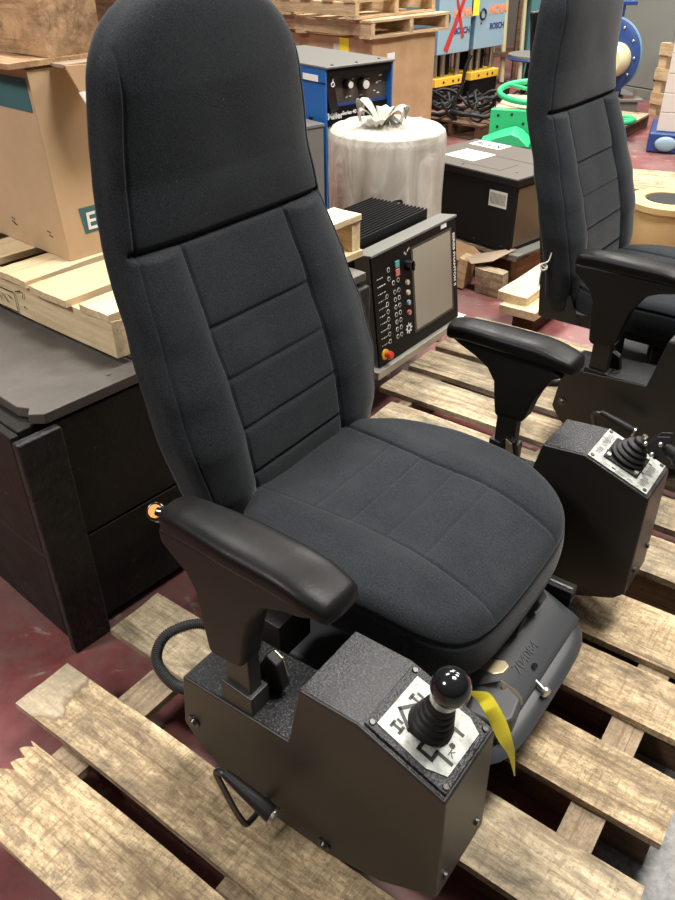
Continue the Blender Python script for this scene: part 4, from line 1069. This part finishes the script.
# local x = along the front (to the right), y = to the rear-left, z up ; front face is y=0
WW, WD, WH = 0.46, 0.80, 0.78
b = MB(); b.box((0, 0.0, 0.0), (0.012, WD, WH - 0.012)); b.build('side_panel', M_BLUEW, we, bevel=0.004)
b = MB(); b.box((WW - 0.012, 0.0, 0.0), (WW, WD, WH - 0.012)); b.build('side_panel', M_BLUEW, we, bevel=0.004)
b = MB(); b.box((-0.002, -0.012, WH - 0.012), (WW + 0.002, WD, WH)); b.build('top_cover', M_GREYTOP, we, bevel=0.004)
b = MB(); b.box((0.012, 0.0, WH - 0.05), (WW - 0.012, 0.012, WH - 0.013)); b.box((-0.002, -0.004, 0.70), (0.0, 0.75, 0.705)); b.build('front_lip', M_PANEL, we)
b = MB(); b.prism([(0.045, WH - 0.05), (0.045, WH - 0.285), (0.012, WH - 0.33), (0.012, 0.0), (0.70, 0.0), (0.70, WH - 0.02), (0.07, WH - 0.02)], lambda p, s: (0.0125 if s == 0 else WW - 0.0125, p[0], p[1])); b.build('body', M_BROWNLID, we)
b = MB(); b.box((0.02, 0.003, 0.05), (WW - 0.02, 0.011, WH - 0.345)); lv = b.build('louvre_panel', M_PANEL, we)
b = MB()
for i in range(14): b.box((0.03, -0.002, 0.07 + i * 0.026), (WW - 0.05, 0.004, 0.078 + i * 0.026))
b.build('louvre', M_PANEL, lv)
b = MB(); b.box((0.013, 0.030, WH - 0.200), (WW - 0.013, 0.0445, WH - 0.187)); b.build('blue_stripe', M_NAVY, we)
b = MB(); b.box((0.013, 0.032, WH - 0.285), (WW - 0.013, 0.044, WH - 0.200)); b.build('name_strip', M_PANEL, we)
text('Miller', 'maker_name', M_WHITE, we, frame((0.035, 0.0305, WH - 0.258), (1, 0, 0), (0, 0, 1)), 0.045, 0.0006, bold=0.001)
text('Series 40', 'model_name', M_WHITE, we, frame((0.135, 0.0305, WH - 0.245), (1, 0, 0), (0, 0, 1)), 0.026, 0.0006, bold=0.0006)
for x, z, r_, m1 in ((0.17, WH - 0.100, 0.026, M_GLOSS), (0.275, WH - 0.108, 0.034, M_GLOSS)):
    b = MB(); b.cyl((x, 0.045, z), (x, 0.005, z), r_, r_ * 0.85, n=24); kb = b.build('dial', m1, we, bevel=0.003)
    b = MB(); b.cyl((x, 0.005, z), (x, 0.001, z), r_ * 0.6, n=24); b.build('dial_cap', M_DRUM, kb)
b = MB(); b.box((-0.03, -0.012, -0.11), (0.03, 0.012, 0.07), Matrix.Translation((0.050, 0.028, WH - 0.115)) @ Matrix.Rotation(R(-14), 4, 'Y')); b.build('switch_lever', M_GLOSS, we, bevel=0.008)
b = MB(); b.torus((0.058, 0.012, WH - 0.088), 0.010, 0.003, 18, 6, Matrix.Rotation(R(90), 3, 'X')); b.box((0.055, 0.010, WH - 0.08), (0.061, 0.014, WH - 0.06)); b.build('switch_mark', M_WHITE, we)
b = MB(); rnd = random.Random(4)
for i in range(16):
    x = rnd.uniform(0.12, 0.42); z = rnd.uniform(WH - 0.175, WH - 0.06); b.box((x, 0.042, z), (x + rnd.uniform(0.006, 0.022), 0.0446, z + 0.005))
b.build('panel_print', M_WHITE, we)
b = MB(); b.box((-0.0015, 0.06, WH - 0.075), (0.0, 0.19, WH - 0.045)); b.build('white_sticker', M_WHITE, we)
for y, z in ((0.11, 0.50), (0.07, 0.30)):
    b = MB(); b.box((-0.002, y, z), (0, y + 0.035, z + 0.03)); b.build('side_slot', M_INK, we)
for x, y in ((0.06, 0.02), (0.22, 0.02), (0.40, 0.05)):
    b = MB(); b.cyl((x, y, WH), (x, y, WH + 0.004), 0.008, n=10); b.build('top_screw', M_INK, we)
sx_ = thing('steel_box', 'narrow grey metal box beside the blue welder, half behind the seat', 'box', (-0.06, 4.24, 0.0), WY)
b = MB(); b.box((-0.16, -0.02, 0.0), (-0.012, 0.30, 0.67)); b.build('box_body', M_CONC, sx_, bevel=0.003)
b = MB(); b.box((-0.165, -0.025, 0.671), (-0.008, 0.31, 0.686)); b.build('lid', M_GREYTOP, sx_, bevel=0.002)
pw = thing('wooden_skid', 'low dark wooden skid under the blue welder', 'skid', (-0.046, 4.271, 0), WY)
for y in (0.03, 0.38, 0.70): board(pw, 'skid_block', W_DK, 0.0, 0.46, y, y + 0.09, 0.0, 0.138)
for x in (0.02, 0.18, 0.34): board(pw, 'deck_board', W_MID, x, x + 0.11, 0.0, 0.82, 0.139, 0.158, along='y')

# ------------------------------------------------------------ brown carton with pallets on top, behind the welder
def pallet(name, label, loc, yaw, W_, D_, m, group=None, nb=6, seed=0, along='x'):
    """stringers along local x (deck boards along y), or the other way round"""
    p = thing(name, label, 'pallet', loc, yaw, group)
    def put(nm, a0, a1, c0, c1, z0, z1, lengthwise, sd):      # a: along the stringers, c: across them
        if along == 'x': board(p, nm, m, a0, a1, c0, c1, z0, z1, along='x' if lengthwise else 'y', seed=sd)
        else: board(p, nm, m, c0, c1, a0, a1, z0, z1, along='y' if lengthwise else 'x', seed=sd)
    A_, B_ = (W_, D_) if along == 'x' else (D_, W_)
    for y0 in (0.0, B_ / 2 - 0.02, B_ - 0.04): put('stringer', 0.0, A_, y0, y0 + 0.04, 0.020, 0.106, True, seed)
    st = (A_ - 0.11) / (nb - 1)
    for i in range(nb): put('deck_board', i * st, i * st + 0.11, -0.01, B_ + 0.01, 0.107, 0.124, False, seed + i)
    for i in (0, nb // 2, nb - 1): put('bottom_board', i * st, i * st + 0.11, -0.01, B_ + 0.01, 0.002, 0.019, False, seed + 20 + i)
    return p
GY = 46
gx, gy_ = Vector((math.cos(R(GY)), math.sin(R(GY)), 0)), Vector((-math.sin(R(GY)), math.cos(R(GY)), 0))
G0 = Vector((0.285, 6.40, 0))
pallet('wooden_pallet', 'tan wooden pallet on the floor under the far brown carton', G0 - gx * 0.03 + gy_ * 0.0, GY, 0.85, 1.15, W_MID, 'pallets stacked around the far carton')
gc = thing('cardboard_carton', 'brown closed carton between pallets behind the blue welder', 'carton', G0 + Vector((0, 0, 0.126)), GY)
b = MB(); b.box((0, 0, 0), (0.76, 1.05, 0.715)); b.build('carton_wall', M_KRAFT2, gc, bevel=0.004)
b = MB(); b.box((0.17, -0.0015, 0.56), (0.26, 0.0, 0.605)); b.build('white_label', M_WHITE, gc)
b = MB(); b.box((-0.0015, 0.27, 0.52), (0.0, 0.40, 0.66)); b.build('shipping_label', M_DRUM, gc)
b = MB(); b.quad([(-0.003, 0.235, 0.53), (-0.003, 0.335, 0.53), (-0.003, 0.335, 0.705), (-0.003, 0.235, 0.705)]); o = b.build('paper_tag', M_TAG, smooth=0)
o.location = G0 + Vector((0, 0, 0.126)); o.rotation_euler = (0, 0, R(GY)); tag(o, 'yellow paper tag stuck on the brown carton behind the welder', 'tag')
m_ = o.modifiers.new('s', 'SOLIDIFY'); m_.thickness = 0.001
pallet('wooden_pallet', 'lower tan pallet lying on top of the brown carton', G0 - gx * 0.06 - gy_ * 0.04 + Vector((0, 0, 0.842)), GY, 0.93, 1.25, W_MID, 'pallets stacked around the far carton', seed=40, along='y')
pallet('wooden_pallet', 'upper pallet stacked on the lower tan pallet over the brown carton', G0 - gx * 0.12 + gy_ * 0.06 + Vector((0, 0, 0.968)), GY, 0.93, 1.25, W_MID, 'pallets stacked around the far carton', seed=60, along='y')

# ------------------------------------------------------------ blue machine columns on yellow plates
def power_unit(loc, yaw, label, mark):
    p = thing('spot_welder_unit', label, 'machine', loc, yaw, 'pale blue machine heads on yellow plates')
    b = MB(); b.box((0, 0, 0.0), (0.46, 0.40, 0.20)); b.build('plinth', M_PANEL, p, bevel=0.004)
    b = MB(); b.box((-0.01, -0.01, 0.20), (0.47, 0.42, 0.275)); yp = b.build('yellow_plate', M_YEL, p, bevel=0.005)
    for x in (0.12, 0.27, 0.36): 
        b = MB(); b.cyl((x, -0.012, 0.237), (x, -0.009, 0.237), 0.014, n=12); b.build('plate_hole', M_INK, yp)
    for x, y in ((0.05, 0.06), (0.17, 0.06), (0.40, 0.06), (0.05, 0.34), (0.40, 0.34)):
        b = MB(); b.cyl((x, y, 0.275), (x, y, 0.49), 0.026, n=16); b.build('column', M_STEEL, p)
    b = MB(); b.box((0.10, 0.12, 0.275), (0.36, 0.32, 0.488)); b.build('core', M_PANEL, p, bevel=0.005)
    b = MB(); b.box((-0.02, -0.02, 0.49), (0.48, 0.42, 1.35)); hd = b.build('head_box', M_BLUEP, p, bevel=0.008)
    b = MB(); b.box((-0.0225, -0.015, 0.495), (-0.020, 0.415, 1.345)); b.build('side_cover', M_BLUEP2, hd)
    b = MB(); b.torus((0.09, -0.023, 0.80), 0.045, 0.010, 24, 6, Matrix.Rotation(R(90), 3, 'X')); b.cyl((0.07, -0.021, 0.72), (0.07, -0.023, 0.72), 0.012, n=10); b.build('round_emblem', M_INK, hd)
    text('NOVA', 'orange_lettering', M_OPRINT, hd, frame((0.20, -0.0225, 0.80), (1, 0, 0), (0, 0, 1)), 0.10, 0.001, bold=0.006)
    text('BOSCH', 'blue_lettering', M_NPRINT, hd, frame((0.22, -0.0225, 0.66), (1, 0, 0), (0, 0, 1)), 0.075, 0.001, bold=0.002)
    if mark:
        b = MB()
        for (x0, z0_), (x1, z1_), wd in (((0.10, 0.52), (0.40, 1.05), 0.035), ((0.36, 0.62), (0.20, 1.06), 0.022)):
            d = Vector((x1 - x0, z1_ - z0_)).normalized(); q = Vector((-d.y, d.x)) * wd
            b.quad([(x0 + q.x, -0.0245, z0_ + q.y), (x1 + q.x * 0.6, -0.0245, z1_ + q.y * 0.6), (x1 - q.x * 0.6, -0.0245, z1_ - q.y * 0.6), (x0 - q.x, -0.0245, z0_ - q.y)])
        b.build('red_cross_mark', M_SPRAY, hd, smooth=0)
    return p
u1 = power_unit((1.00, 8.36, 0), 44, 'pale blue machine head on a yellow plate, sprayed with a red cross', True)
power_unit((1.42, 8.80, 0), 44, 'pale blue machine head on a yellow plate, right of the red-crossed one', False)
b = MB(); b.box((0.485, -0.034, 0.80), (0.575, -0.030, 1.15)); o = b.build('paper_tag', M_TAG); o.location = (1.00, 8.36, 0); o.rotation_euler = (0, 0, R(44)); tag(o, 'yellow tag hanging between the two pale blue machine heads', 'tag')

# ------------------------------------------------------------ black cabinet on a broken pallet
KY = -48
kb_ = thing('equipment_case', 'black equipment case with a brown-grey lid behind the seats', 'case', (0.842, 3.640, 0.20), KY)
# local x to the left-up (away), y to the far right
kb_.rotation_euler = frame((0, 0, 0), Vector((-math.cos(R(KY)), -math.sin(R(KY)), 0)), Vector((-math.sin(R(KY)), math.cos(R(KY)), 0)) * -1).to_euler()
kb_.rotation_euler = (0, 0, R(KY))
# local -x goes up-left along the front, +y goes to the back right
b = MB(); b.box((-0.66, 0.0, 0.0), (0.0, 0.52, 0.31)); b.build('case_body', M_PANEL, kb_, bevel=0.004)
b = MB(); b.box((-0.67, -0.012, 0.312), (0.012, 0.53, 0.345)); ld = b.build('case_lid', [M_PANEL], kb_, bevel=0.004)
b = MB(); b.box((-0.665, -0.006, 0.345), (0.006, 0.525, 0.3475)); b.build('lid_top', M_BROWNLID, ld)
b = MB(); b.box((0.0, 0.02, 0.02), (0.0025, 0.51, 0.30)); b.build('side_plate', M_SIDECOV, kb_)
b = MB(); b.box((-0.01, -0.01, -0.012), (0.06, 0.53, 0.0)); b.build('base_flange', M_CONC, kb_, bevel=0.002)
b = MB(); b.box((-0.15, -0.002, 0.20), (-0.045, 0.0, 0.275)); lb = b.build('white_label', M_DRUM, kb_)
b = MB()
for i in range(13): b.box((-0.142 + i * 0.0072, -0.0028, 0.212), (-0.1395 + i * 0.0072, -0.0019, 0.264))
b.build('barcode', M_INK, lb)
b = MB(); b.box((-0.55, 0.12, 0.3476), (-0.36, 0.30, 0.3486)); lb = b.build('white_label', M_WHITE, kb_)
b = MB(); b.box((-0.62, 0.40, 0.3476), (-0.42, 0.51, 0.3486)); b.build('white_label', M_WHITE, kb_)
text('BUEN', 'lid_lettering', M_INK, kb_, frame((-0.61, 0.425, 0.349), (1, 0, 0), (0, 1, 0)), 0.07, 0.0003, bold=0.002)
text('DANGER', 'lid_lettering', M_WHITE, kb_, frame((-0.16, 0.34, 0.3478), (1, 0, 0), (0, 1, 0)), 0.06, 0.0003, bold=0.002)
b = MB(); b.box((-0.36, 0.28, 0.3476), (0.0, 0.284, 0.3484)); b.box((-0.40, 0.07, 0.3476), (-0.16, 0.074, 0.3484)); b.box((-0.16, 0.07, 0.3476), (-0.156, 0.22, 0.3484)); b.build('lid_seam', M_INK, kb_)
for x, y in ((-0.36, 0.04), (-0.08, 0.10), (-0.37, 0.29)):
    b = MB(); b.cyl((x, y, 0.3476), (x, y, 0.352), 0.006, n=10); b.build('lid_screw', M_STEEL, kb_)
for x, z in ((-0.05, 0.02), (-0.22, 0.02), (-0.40, 0.02)):
    b = MB(); b.cyl((x, -0.003, z), (x, 0, z), 0.005, n=8); b.build('rivet', M_BOLT, kb_)
kx = Vector((math.cos(R(KY)), math.sin(R(KY)), 0)); ky_ = Vector((-math.sin(R(KY)), math.cos(R(KY)), 0)); K0 = Vector((0.842, 3.640, 0))
pk = thing('wooden_pallet', 'broken wooden pallet under the black equipment case', 'pallet', K0, KY)
for y0, mm in ((0.0, W_OLD2), (0.24, W_MID), (0.46, W_MID)): board(pk, 'deck_board', mm, -0.78, 0.05, y0, y0 + 0.10, 0.165, 0.186, seed=5)
for x0 in (-0.74, -0.38): board(pk, 'stringer', W_MID, x0, x0 + 0.04, -0.05, 0.55, 0.022, 0.164, along='y')
board(pk, 'stringer', W_MID, -0.06, -0.02, 0.12, 0.55, 0.022, 0.164, along='y')
for x0 in (-0.78, -0.40): board(pk, 'bottom_board', W_OLD2, x0, x0 + 0.10, -0.12, 0.55, 0.002, 0.021, along='y', seed=9)
board(pk, 'bottom_board', W_MID, -0.10, 0.0, 0.0, 0.55, 0.002, 0.021, along='y', seed=9)
def loose(name, label, m, loc, dims, rot, cat='wood scrap', rag=0.0):
    o = board(None, name, m, -dims[0] / 2, dims[0] / 2, -dims[1] / 2, dims[1] / 2, -dims[2] / 2, dims[2] / 2, ragged=rag)
    o.location = loc; o.rotation_euler = [R(a) for a in rot]; return tag(o, label, cat)
loose('wood_block', 'grey broken timber end standing before the black case', W_OLD2, K0 + kx * -0.02 + ky_ * -0.09 + Vector((0, 0, 0.072)), (0.16, 0.05, 0.13), (8, 0, KY + 6))
loose('wood_block', 'upright splintered pallet end left of the grey timber end', W_MID, K0 + kx * -0.18 + ky_ * -0.10 + Vector((0, 0, 0.085)), (0.05, 0.09, 0.15), (0, 6, KY + 12))
b = MB(); b.prism([(0, 0), (0.26, -0.01), (0.31, -0.03), (0.31, -0.06), (0.24, -0.06), (0.22, -0.10), (0.0, -0.09)], lambda p, s: (p[0], 0.004 * s, p[1])); o = b.build('cardboard_flap', M_KRAFT2, bevel=0.0006)
o.location = K0 + kx * -0.46 + ky_ * -0.02 + Vector((0, 0, 0.196)); o.rotation_euler = (R(-16), 0, R(KY)); tag(o, 'torn kraft cardboard flap drooping under the black case', 'cardboard')
b = MB(); b.prism([(0, 0), (0.05, 0.035), (0.10, 0.045), (0.20, 0.075), (0.24, 0.075), (0.14, -0.02), (0.04, -0.045)], lambda p, s: (p[0], p[1] * 0.9, 0.004 * s)); o = b.build('cardboard_flap', M_KRAFT3, bevel=0.0006)
o.location = K0 + kx * -0.16 + ky_ * -0.13 + Vector((0, 0, 0.162)); o.rotation_euler = (R(25), R(-6), R(KY + 26)); tag(o, 'ragged grey-brown cardboard piece poking out below the case corner', 'cardboard')

# new lumber stacked by the second seat
loose('lumber_board', 'new pine two-by-four on top of the small stack left of the farther seat', W_NEW, (0.955, 3.40, 0.163), (0.60, 0.14, 0.038), (0, 0, 52), 'lumber')
loose('lumber_board', 'new pine board underneath the two-by-four left of the farther seat', W_NEW, (0.985, 3.36, 0.1245), (0.66, 0.17, 0.036), (0, 0, 52), 'lumber')
loose('wood_block', 'dark square timber carrying the new pine boards', W_DK, (0.99, 3.38, 0.0525), (0.5, 0.10, 0.104), (0, 0, 52), 'timber')

# ------------------------------------------------------------ green machine part and cable heap
gp = thing('green_bracket', 'bright green drilled steel bracket with handwheel, by the cables', 'machine part', (1.17, 6.20, 0), -20)
b = MB(); b.box((0, 0, 0.0), (0.62, 0.06, 0.39)); gpl = b.build('drilled_plate', M_GREEN, gp, bevel=0.004)
for x, z in ((0.06, 0.35), (0.06, 0.27), (0.16, 0.36), (0.25, 0.30), (0.38, 0.34), (0.48, 0.28), (0.2, 0.2)):
    b = MB(); b.cyl((x, -0.002, z), (x, 0.001, z), 0.011, n=10); b.build('bolt_hole', M_INK, gpl)
b = MB(); b.prism([(-0.04, 0.20), (0.34, 0.20), (0.26, 0.27), (0.20, 0.29), (0.10, 0.26)], lambda p, s: (p[0], -0.22 + 0.2 * s, p[1] - 0.02 * (1 - s))); b.build('cast_foot', M_GREEN, gp, bevel=0.01)
b = MB(); b.torus((0.30, 0.35, 0.47), 0.30, 0.022, 48, 10, Matrix.Rotation(R(6), 3, 'X'))
for k_ in range(3):
    a = k_ * 2 * PI / 3 + 0.5; b.cyl((0.30, 0.35, 0.47), (0.30 + 0.3 * math.cos(a), 0.35 + 0.3 * math.sin(a), 0.47 + 0.03 * math.sin(a)), 0.014, n=8)
b.cyl((0.30, 0.35, 0.40), (0.30, 0.35, 0.50), 0.05, n=18); b.build('handwheel', M_GREEN, gp, smooth=60)
b = MB(); b.box((0.02, 0.08, 0.0), (0.60, 0.62, 0.40)); b.build('gear_case', M_CREAM, gp, bevel=0.01)
rnd = random.Random(12)
b = MB()
for i in range(26):
    c0 = Vector((rnd.uniform(-0.30, 0.28), rnd.uniform(-0.30, 0.30), 0.03 + rnd.uniform(0, 0.10)))
    pts = [c0]
    a = rnd.uniform(0, 6.28)
    for k_ in range(6):
        a += rnd.uniform(-1.0, 1.0); c0 = c0 + Vector((math.cos(a) * 0.12, math.sin(a) * 0.12, rnd.uniform(-0.07, 0.09)))
        c0.z = min(0.34, max(0.03, c0.z)); c0.x = max(-0.42, min(0.38, c0.x)); c0.y = max(-0.45, min(0.45, c0.y)); pts.append(c0)
    b.tube(catmull(pts, 4), rnd.choice((0.010, 0.014, 0.018)), 7)
o = b.build('cable_heap', M_BLACK, smooth=80); o.location = (1.22, 7.30, 0.128); tag(o, 'tangled heap of black cables and hoses on boards by the blue heads', 'cables', kind='stuff')
b = MB(); b.tube(catmull([(0, 0, 0), (-0.02, 0.02, 0.14), (0.03, 0.02, 0.26), (0.05, 0.02, 0.40), (0.09, 0.02, 0.50)], 6), 0.014, 8); o = b.build('cable', M_BLACK); o.location = (1.03, 6.98, 0.16); tag(o, 'single grey cable standing up out of the cable heap', 'cable')
pallet('wooden_pallet', 'brown pallet under the cable heap', (1.22, 6.93, 0), 44, 0.80, 0.62, W_DK, seed=80)
timber('sheet_board', 'brown plywood sheet on the floor before the blue machine heads', (1.62, 8.05, 0.001), 0.5, 0.6, 0.03, 44, W_MID, 3)

# stool-like round table, rack with teal panel far behind
rt = thing('round_stand', 'round grey-topped machine stand far behind, left of the farther headrest', 'stand', (2.08, 8.75, 0))
b = MB(); b.lathe((0, 0, 0.40), [(0.05, 0), (0.28, 0.01), (0.30, 0.03), (0.30, 0.05), (0.05, 0.06)], 40); tt = b.build('table_top', M_GREYTOP, rt)
b = MB(); b.torus((0, 0, 0.415), 0.30, 0.014, 40, 6); b.build('blue_rim', M_NAVY, tt)
b = MB(); b.cyl((0, 0, 0.0), (0, 0, 0.41), 0.14, 0.10, n=20); b.build('pedestal', M_PANEL, rt)
rk = thing('storage_rack', 'dark rack of yellow bars and a teal panel far behind', 'rack', (1.72, 9.75, 0), 12)
for x in (0.0, 0.35, 0.70, 1.10): 
    b = MB(); b.box((x, 0, 0), (x + 0.04, 0.04, 1.9)); b.build('upright', W_DK, rk)
for x in (0.08, 0.22, 0.44): 
    b = MB(); b.cyl((x + 0.05, 0.1, 0.02), (x, 0.12, 1.2), 0.028, n=10); b.build('yellow_bar', M_CREAM, rk)
b = MB(); b.box((0.52, 0.06, 0.02), (0.68, 0.20, 1.8)); b.build('teal_panel', M_TEAL, rk)
b = MB(); b.box((0.0, 0.0, 0.30), (1.14, 0.40, 0.34)); b.box((0.0, 0.0, 1.0), (1.14, 0.40, 1.03)); b.build('shelf', W_DK, rk)

# ------------------------------------------------------------ grey cabinet, pump, machine base on the right
CYW = -30
cbx = thing('steel_cabinet', 'tall grey steel cabinet far behind on the right', 'cabinet', (3.42, 8.70, 0), -58)
b = MB(); b.box((-1.15, 0, 0.0), (0.0, 0.6, 2.0)); b.build('cabinet_body', M_CAB, cbx, bevel=0.01)
b = MB(); b.box((-0.66, -0.02, 0.10), (-0.01, 0.0, 1.02)); dr = b.build('lower_door', M_CAB, cbx, bevel=0.004)
b = MB(); b.box((-0.66, -0.02, 1.04), (-0.01, 0.0, 1.9)); b.build('upper_door', M_CAB, cbx, bevel=0.004)
b = MB(); b.cyl((-0.12, -0.024, 0.20), (-0.12, -0.02, 0.20), 0.02, n=12); b.build('door_lock', M_BLACK, dr)
b = MB(); b.box((-0.66, -0.03, 0.0), (0.0, 0.0, 0.09)); b.build('plinth', M_CAB, cbx, bevel=0.004)
b = MB()
pa = [(-0.72 - 0.05 * 0, -0.02, 0.15), (-0.78, -0.03, 0.5), (-0.80, -0.03, 0.8), (-0.72, -0.03, 1.1), (-0.62, -0.03, 1.4)]
b.tube(catmull(pa, 6), 0.045, 12); b.build('curved_duct', M_CAB, cbx)

mt = thing('machine_base', 'grey cast machine base under the blue pump', 'machine', (2.68, 8.05, 0), 0)
b = MB(); b.box((-0.55, 0, 0.0), (0.26, 0.5, 0.11)); b.box((-0.58, -0.03, 0.11), (0.30, 0.55, 0.14)); b.build('base_casting', M_CONC, mt, bevel=0.008)
b = MB(); b.box((0.10, -0.02, 0.139), (0.20, 0.15, 0.17)); b.cyl((0.22, 0.02, 0.139), (0.22, 0.02, 0.22), 0.012, n=10); b.cyl((0.05, 0.02, 0.139), (0.05, 0.02, 0.20), 0.012, n=10); b.build('mounting_bolt', M_STEEL, mt)
pp = thing('motor_pump', 'blue flanged pump with a cream motor on the grey machine base', 'pump', (2.63, 8.12, 0.495), 0)
Mx = Matrix.Rotation(R(90), 3, 'X') 
My = Matrix.Rotation(R(-42), 3, 'Z')
b = MB(); b.lathe((0, 0.12, 0), [(0.12, -0.05), (0.315, -0.05), (0.325, -0.03), (0.325, 0.03), (0.27, 0.05), (0.12, 0.05)], 48, M=My @ Mx); fg = b.build('flange', M_NAVY, pp, smooth=40)
b = MB(); b.torus((0, 0.12, 0), 0.322, 0.015, 48, 8, My @ Mx); b.build('flange_rim', M_BLUEP2, fg)
for k_ in range(12):
    a = k_ * PI / 6; q = My @ Mx @ Vector((0.285 * math.cos(a), 0.285 * math.sin(a), 0.05)); b = MB(); b.sphere(Vector((0, 0.12, 0)) + q, 0.014, 10, 6); b.build('flange_bolt', M_STEEL, fg)
b = MB(); b.lathe((0.07, 0.03, -0.02), [(0.14, 0.0), (0.15, 0.05), (0.15, 0.18), (0.12, 0.22), (0.05, 0.23)], 32, M=My @ Mx); b.build('motor_body', M_CREAM, pp, smooth=40)
b = MB(); b.cyl((0.02, 0.12, 0.30), (0.02, 0.12, 0.42), 0.07, n=18); b.box((-0.06, 0.06, 0.42), (0.18, 0.18, 0.455)); b.build('pipe_neck', M_NAVY, pp, bevel=0.006)
b = MB(); b.box((-0.15, 0.0, -0.338), (0.15, 0.24, -0.25)); b.build('foot', M_NAVY, pp, bevel=0.006)

# sheets on the floor, second handwheel, stacked white boxes
sb = thing('wooden_skid', 'brown skid topped with thin boards before the machine base', 'skid', (2.30, 6.72, 0), 54)
for y in (0.0, 0.55): board(sb, 'runner', W_DK, 0.0, 0.95, y, y + 0.09, 0.002, 0.10)
for i in range(5): board(sb, 'deck_board', W_OLD2, 0.0 + i * 0.18, 0.16 + i * 0.18, -0.02, 0.70, 0.101, 0.12, along='y', seed=i)
b = MB(); b.torus((0, 0, 0.03), 0.13, 0.022, 36, 8); b.cyl((0, 0, 0), (0, 0, 0.06), 0.04, n=14); b.cyl((-0.12, 0, 0.03), (0.12, 0, 0.03), 0.012, n=8); o = b.build('handwheel', M_GREEN, smooth=60); o.location = (2.42, 7.02, 0.121); tag(o, 'small green handwheel lying on the brown skid', 'handwheel')
b = MB(); b.box((0, 0, 0), (0.10, 0.16, 0.05)); o = b.build('small_box', M_WHITE, bevel=0.003); o.location = (2.22, 6.52, 0.0); o.rotation_euler = (0, 0, R(20)); tag(o, 'small black-and-white box on the floor before the brown skid', 'box')
for i, lab in enumerate(('lowest white box of the stack at the right edge', 'white box second from the bottom of the right-edge stack', 'white box third from the bottom of the right-edge stack', 'white box fourth from the bottom of the right-edge stack', 'fifth white box, near the top of the right-edge stack', 'topmost white box of the stack at the right edge')):
    b = MB(); b.box((0, 0, 0), (0.55, 0.45, 0.138)); o = b.build('white_box', M_WBOX, bevel=0.006); o.location = (2.575, 6.53, 0.157 + 0.1395 * i); o.rotation_euler = (0, 0, R(-22)); tag(o, lab, 'box', 'white boxes stacked at the right edge')
bp = thing('blue_wrapped_pallet', 'low blue plastic-wrapped skid under the white boxes', 'skid', (2.51, 6.50, 0), -22)
b = MB(); b.box((0, 0, 0.0), (0.8, 0.60, 0.155)); b.build('blue_wrap', M_NAVY, bp, bevel=0.02)
b = MB(); b.sphere((0.14, -0.01, 0.075), 0.07, 16, 10, (1.2, 0.3, 0.8)); b.build('pale_bundle', M_BLUEP, bp, smooth=180)
sl = thing('slatted_crate', 'tall slatted timber crate at the right edge before the cabinet', 'crate', (3.06, 8.05, 0), -58)
for x in (0.0, 0.5): 
    b = MB(); b.box((x, 0, 0), (x + 0.08, 0.06, 0.62)); b.build('post', W_MID, sl)
for z in (0.10, 0.31, 0.52): board(sl, 'slat', W_MID, 0.0, 0.6, -0.022, -0.001, z, z + 0.10, seed=int(z * 10))

# tan casting right behind the second seat
BX, BY = 0.02, -0.20
tc_ = thing('pump_casting', 'tan painted metal casting with a round bore, right edge', 'machine part', (1.74, 3.95, 0), -41)
b = MB(); b.box((-0.36, -0.30, 0.14), (0.42, 0.36, 0.20)); b.build('bed_plate', M_TAN, tc_, bevel=0.01)
b = MB(); b.lathe((BX, BY, 0.20), [(0.17, 0.0), (0.18, 0.03), (0.17, 0.17), (0.19, 0.18), (0.19, 0.21), (0.11, 0.215), (0.10, 0.12)], 40); b.build('flanged_bore', M_TAN, tc_, bevel=0.003, smooth=40)
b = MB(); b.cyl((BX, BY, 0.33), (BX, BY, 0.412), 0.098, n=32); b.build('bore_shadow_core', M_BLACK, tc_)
b = MB(); b.cyl((-0.10, 0.10, 0.26), (0.10, 0.14, 0.27), 0.055, 0.065, n=24); b.cyl((-0.22, -0.02, 0.25), (-0.05, 0.12, 0.25), 0.05, 0.04, n=20); b.build('valve_body', M_TAN, tc_, smooth=60)
for q in ((-0.12, -0.02, 0.22), (-0.06, 0.02, 0.30), (0.0, -0.10, 0.28), (-0.14, 0.10, 0.24)):
    b = MB(); b.cyl(q, (q[0] + 0.05, q[1] + 0.02, q[2] + 0.035), 0.018, n=6); b.build('pipe_fitting', M_BRASS, tc_)
for q in ((-0.24, -0.12, 0.202), (-0.14, -0.22, 0.202)):
    b = MB(); b.box((q[0], q[1], q[2]), (q[0] + 0.12, q[1] + 0.03, q[2] + 0.012)); b.build('casting_rib', M_CREAM, tc_, bevel=0.003)
ps = pallet('wooden_pallet', 'tan pallet under the tan casting at the right edge', (1.42, 3.85, 0.0), -41, 0.95, 0.90, W_MID, seed=120)
tw = timber('board_stack', 'short brown boards stacked behind the tan casting', (2.10, 5.05, 0.001), 0.75, 0.5, 0.16, -20, W_OLD, 7)

# twine knot on the second seat and a belt buckle
b = MB()
q0 = ch2(-0.955, 0.740, 0.63)
pts = [q0 + Vector((0.02, -0.004, 0.045)), q0 + Vector((0.012, -0.01, 0.02)), q0 + Vector((-0.008, -0.012, 0.01)), q0 + Vector((0.01, -0.012, -0.004)), q0 + Vector((-0.006, -0.012, -0.012)), q0 + Vector((-0.006, -0.008, -0.06))]
b.tube(catmull(pts, 6), 0.0022, 7); b.torus(q0 + Vector((0.0, -0.01, 0.002)), 0.010, 0.003, 16, 6, Matrix.Rotation(R(60), 3, 'X'))
o = b.build('twine_knot', M_DRUM); tag(o, 'knotted white twine tied at the back of the farther seat', 'twine')
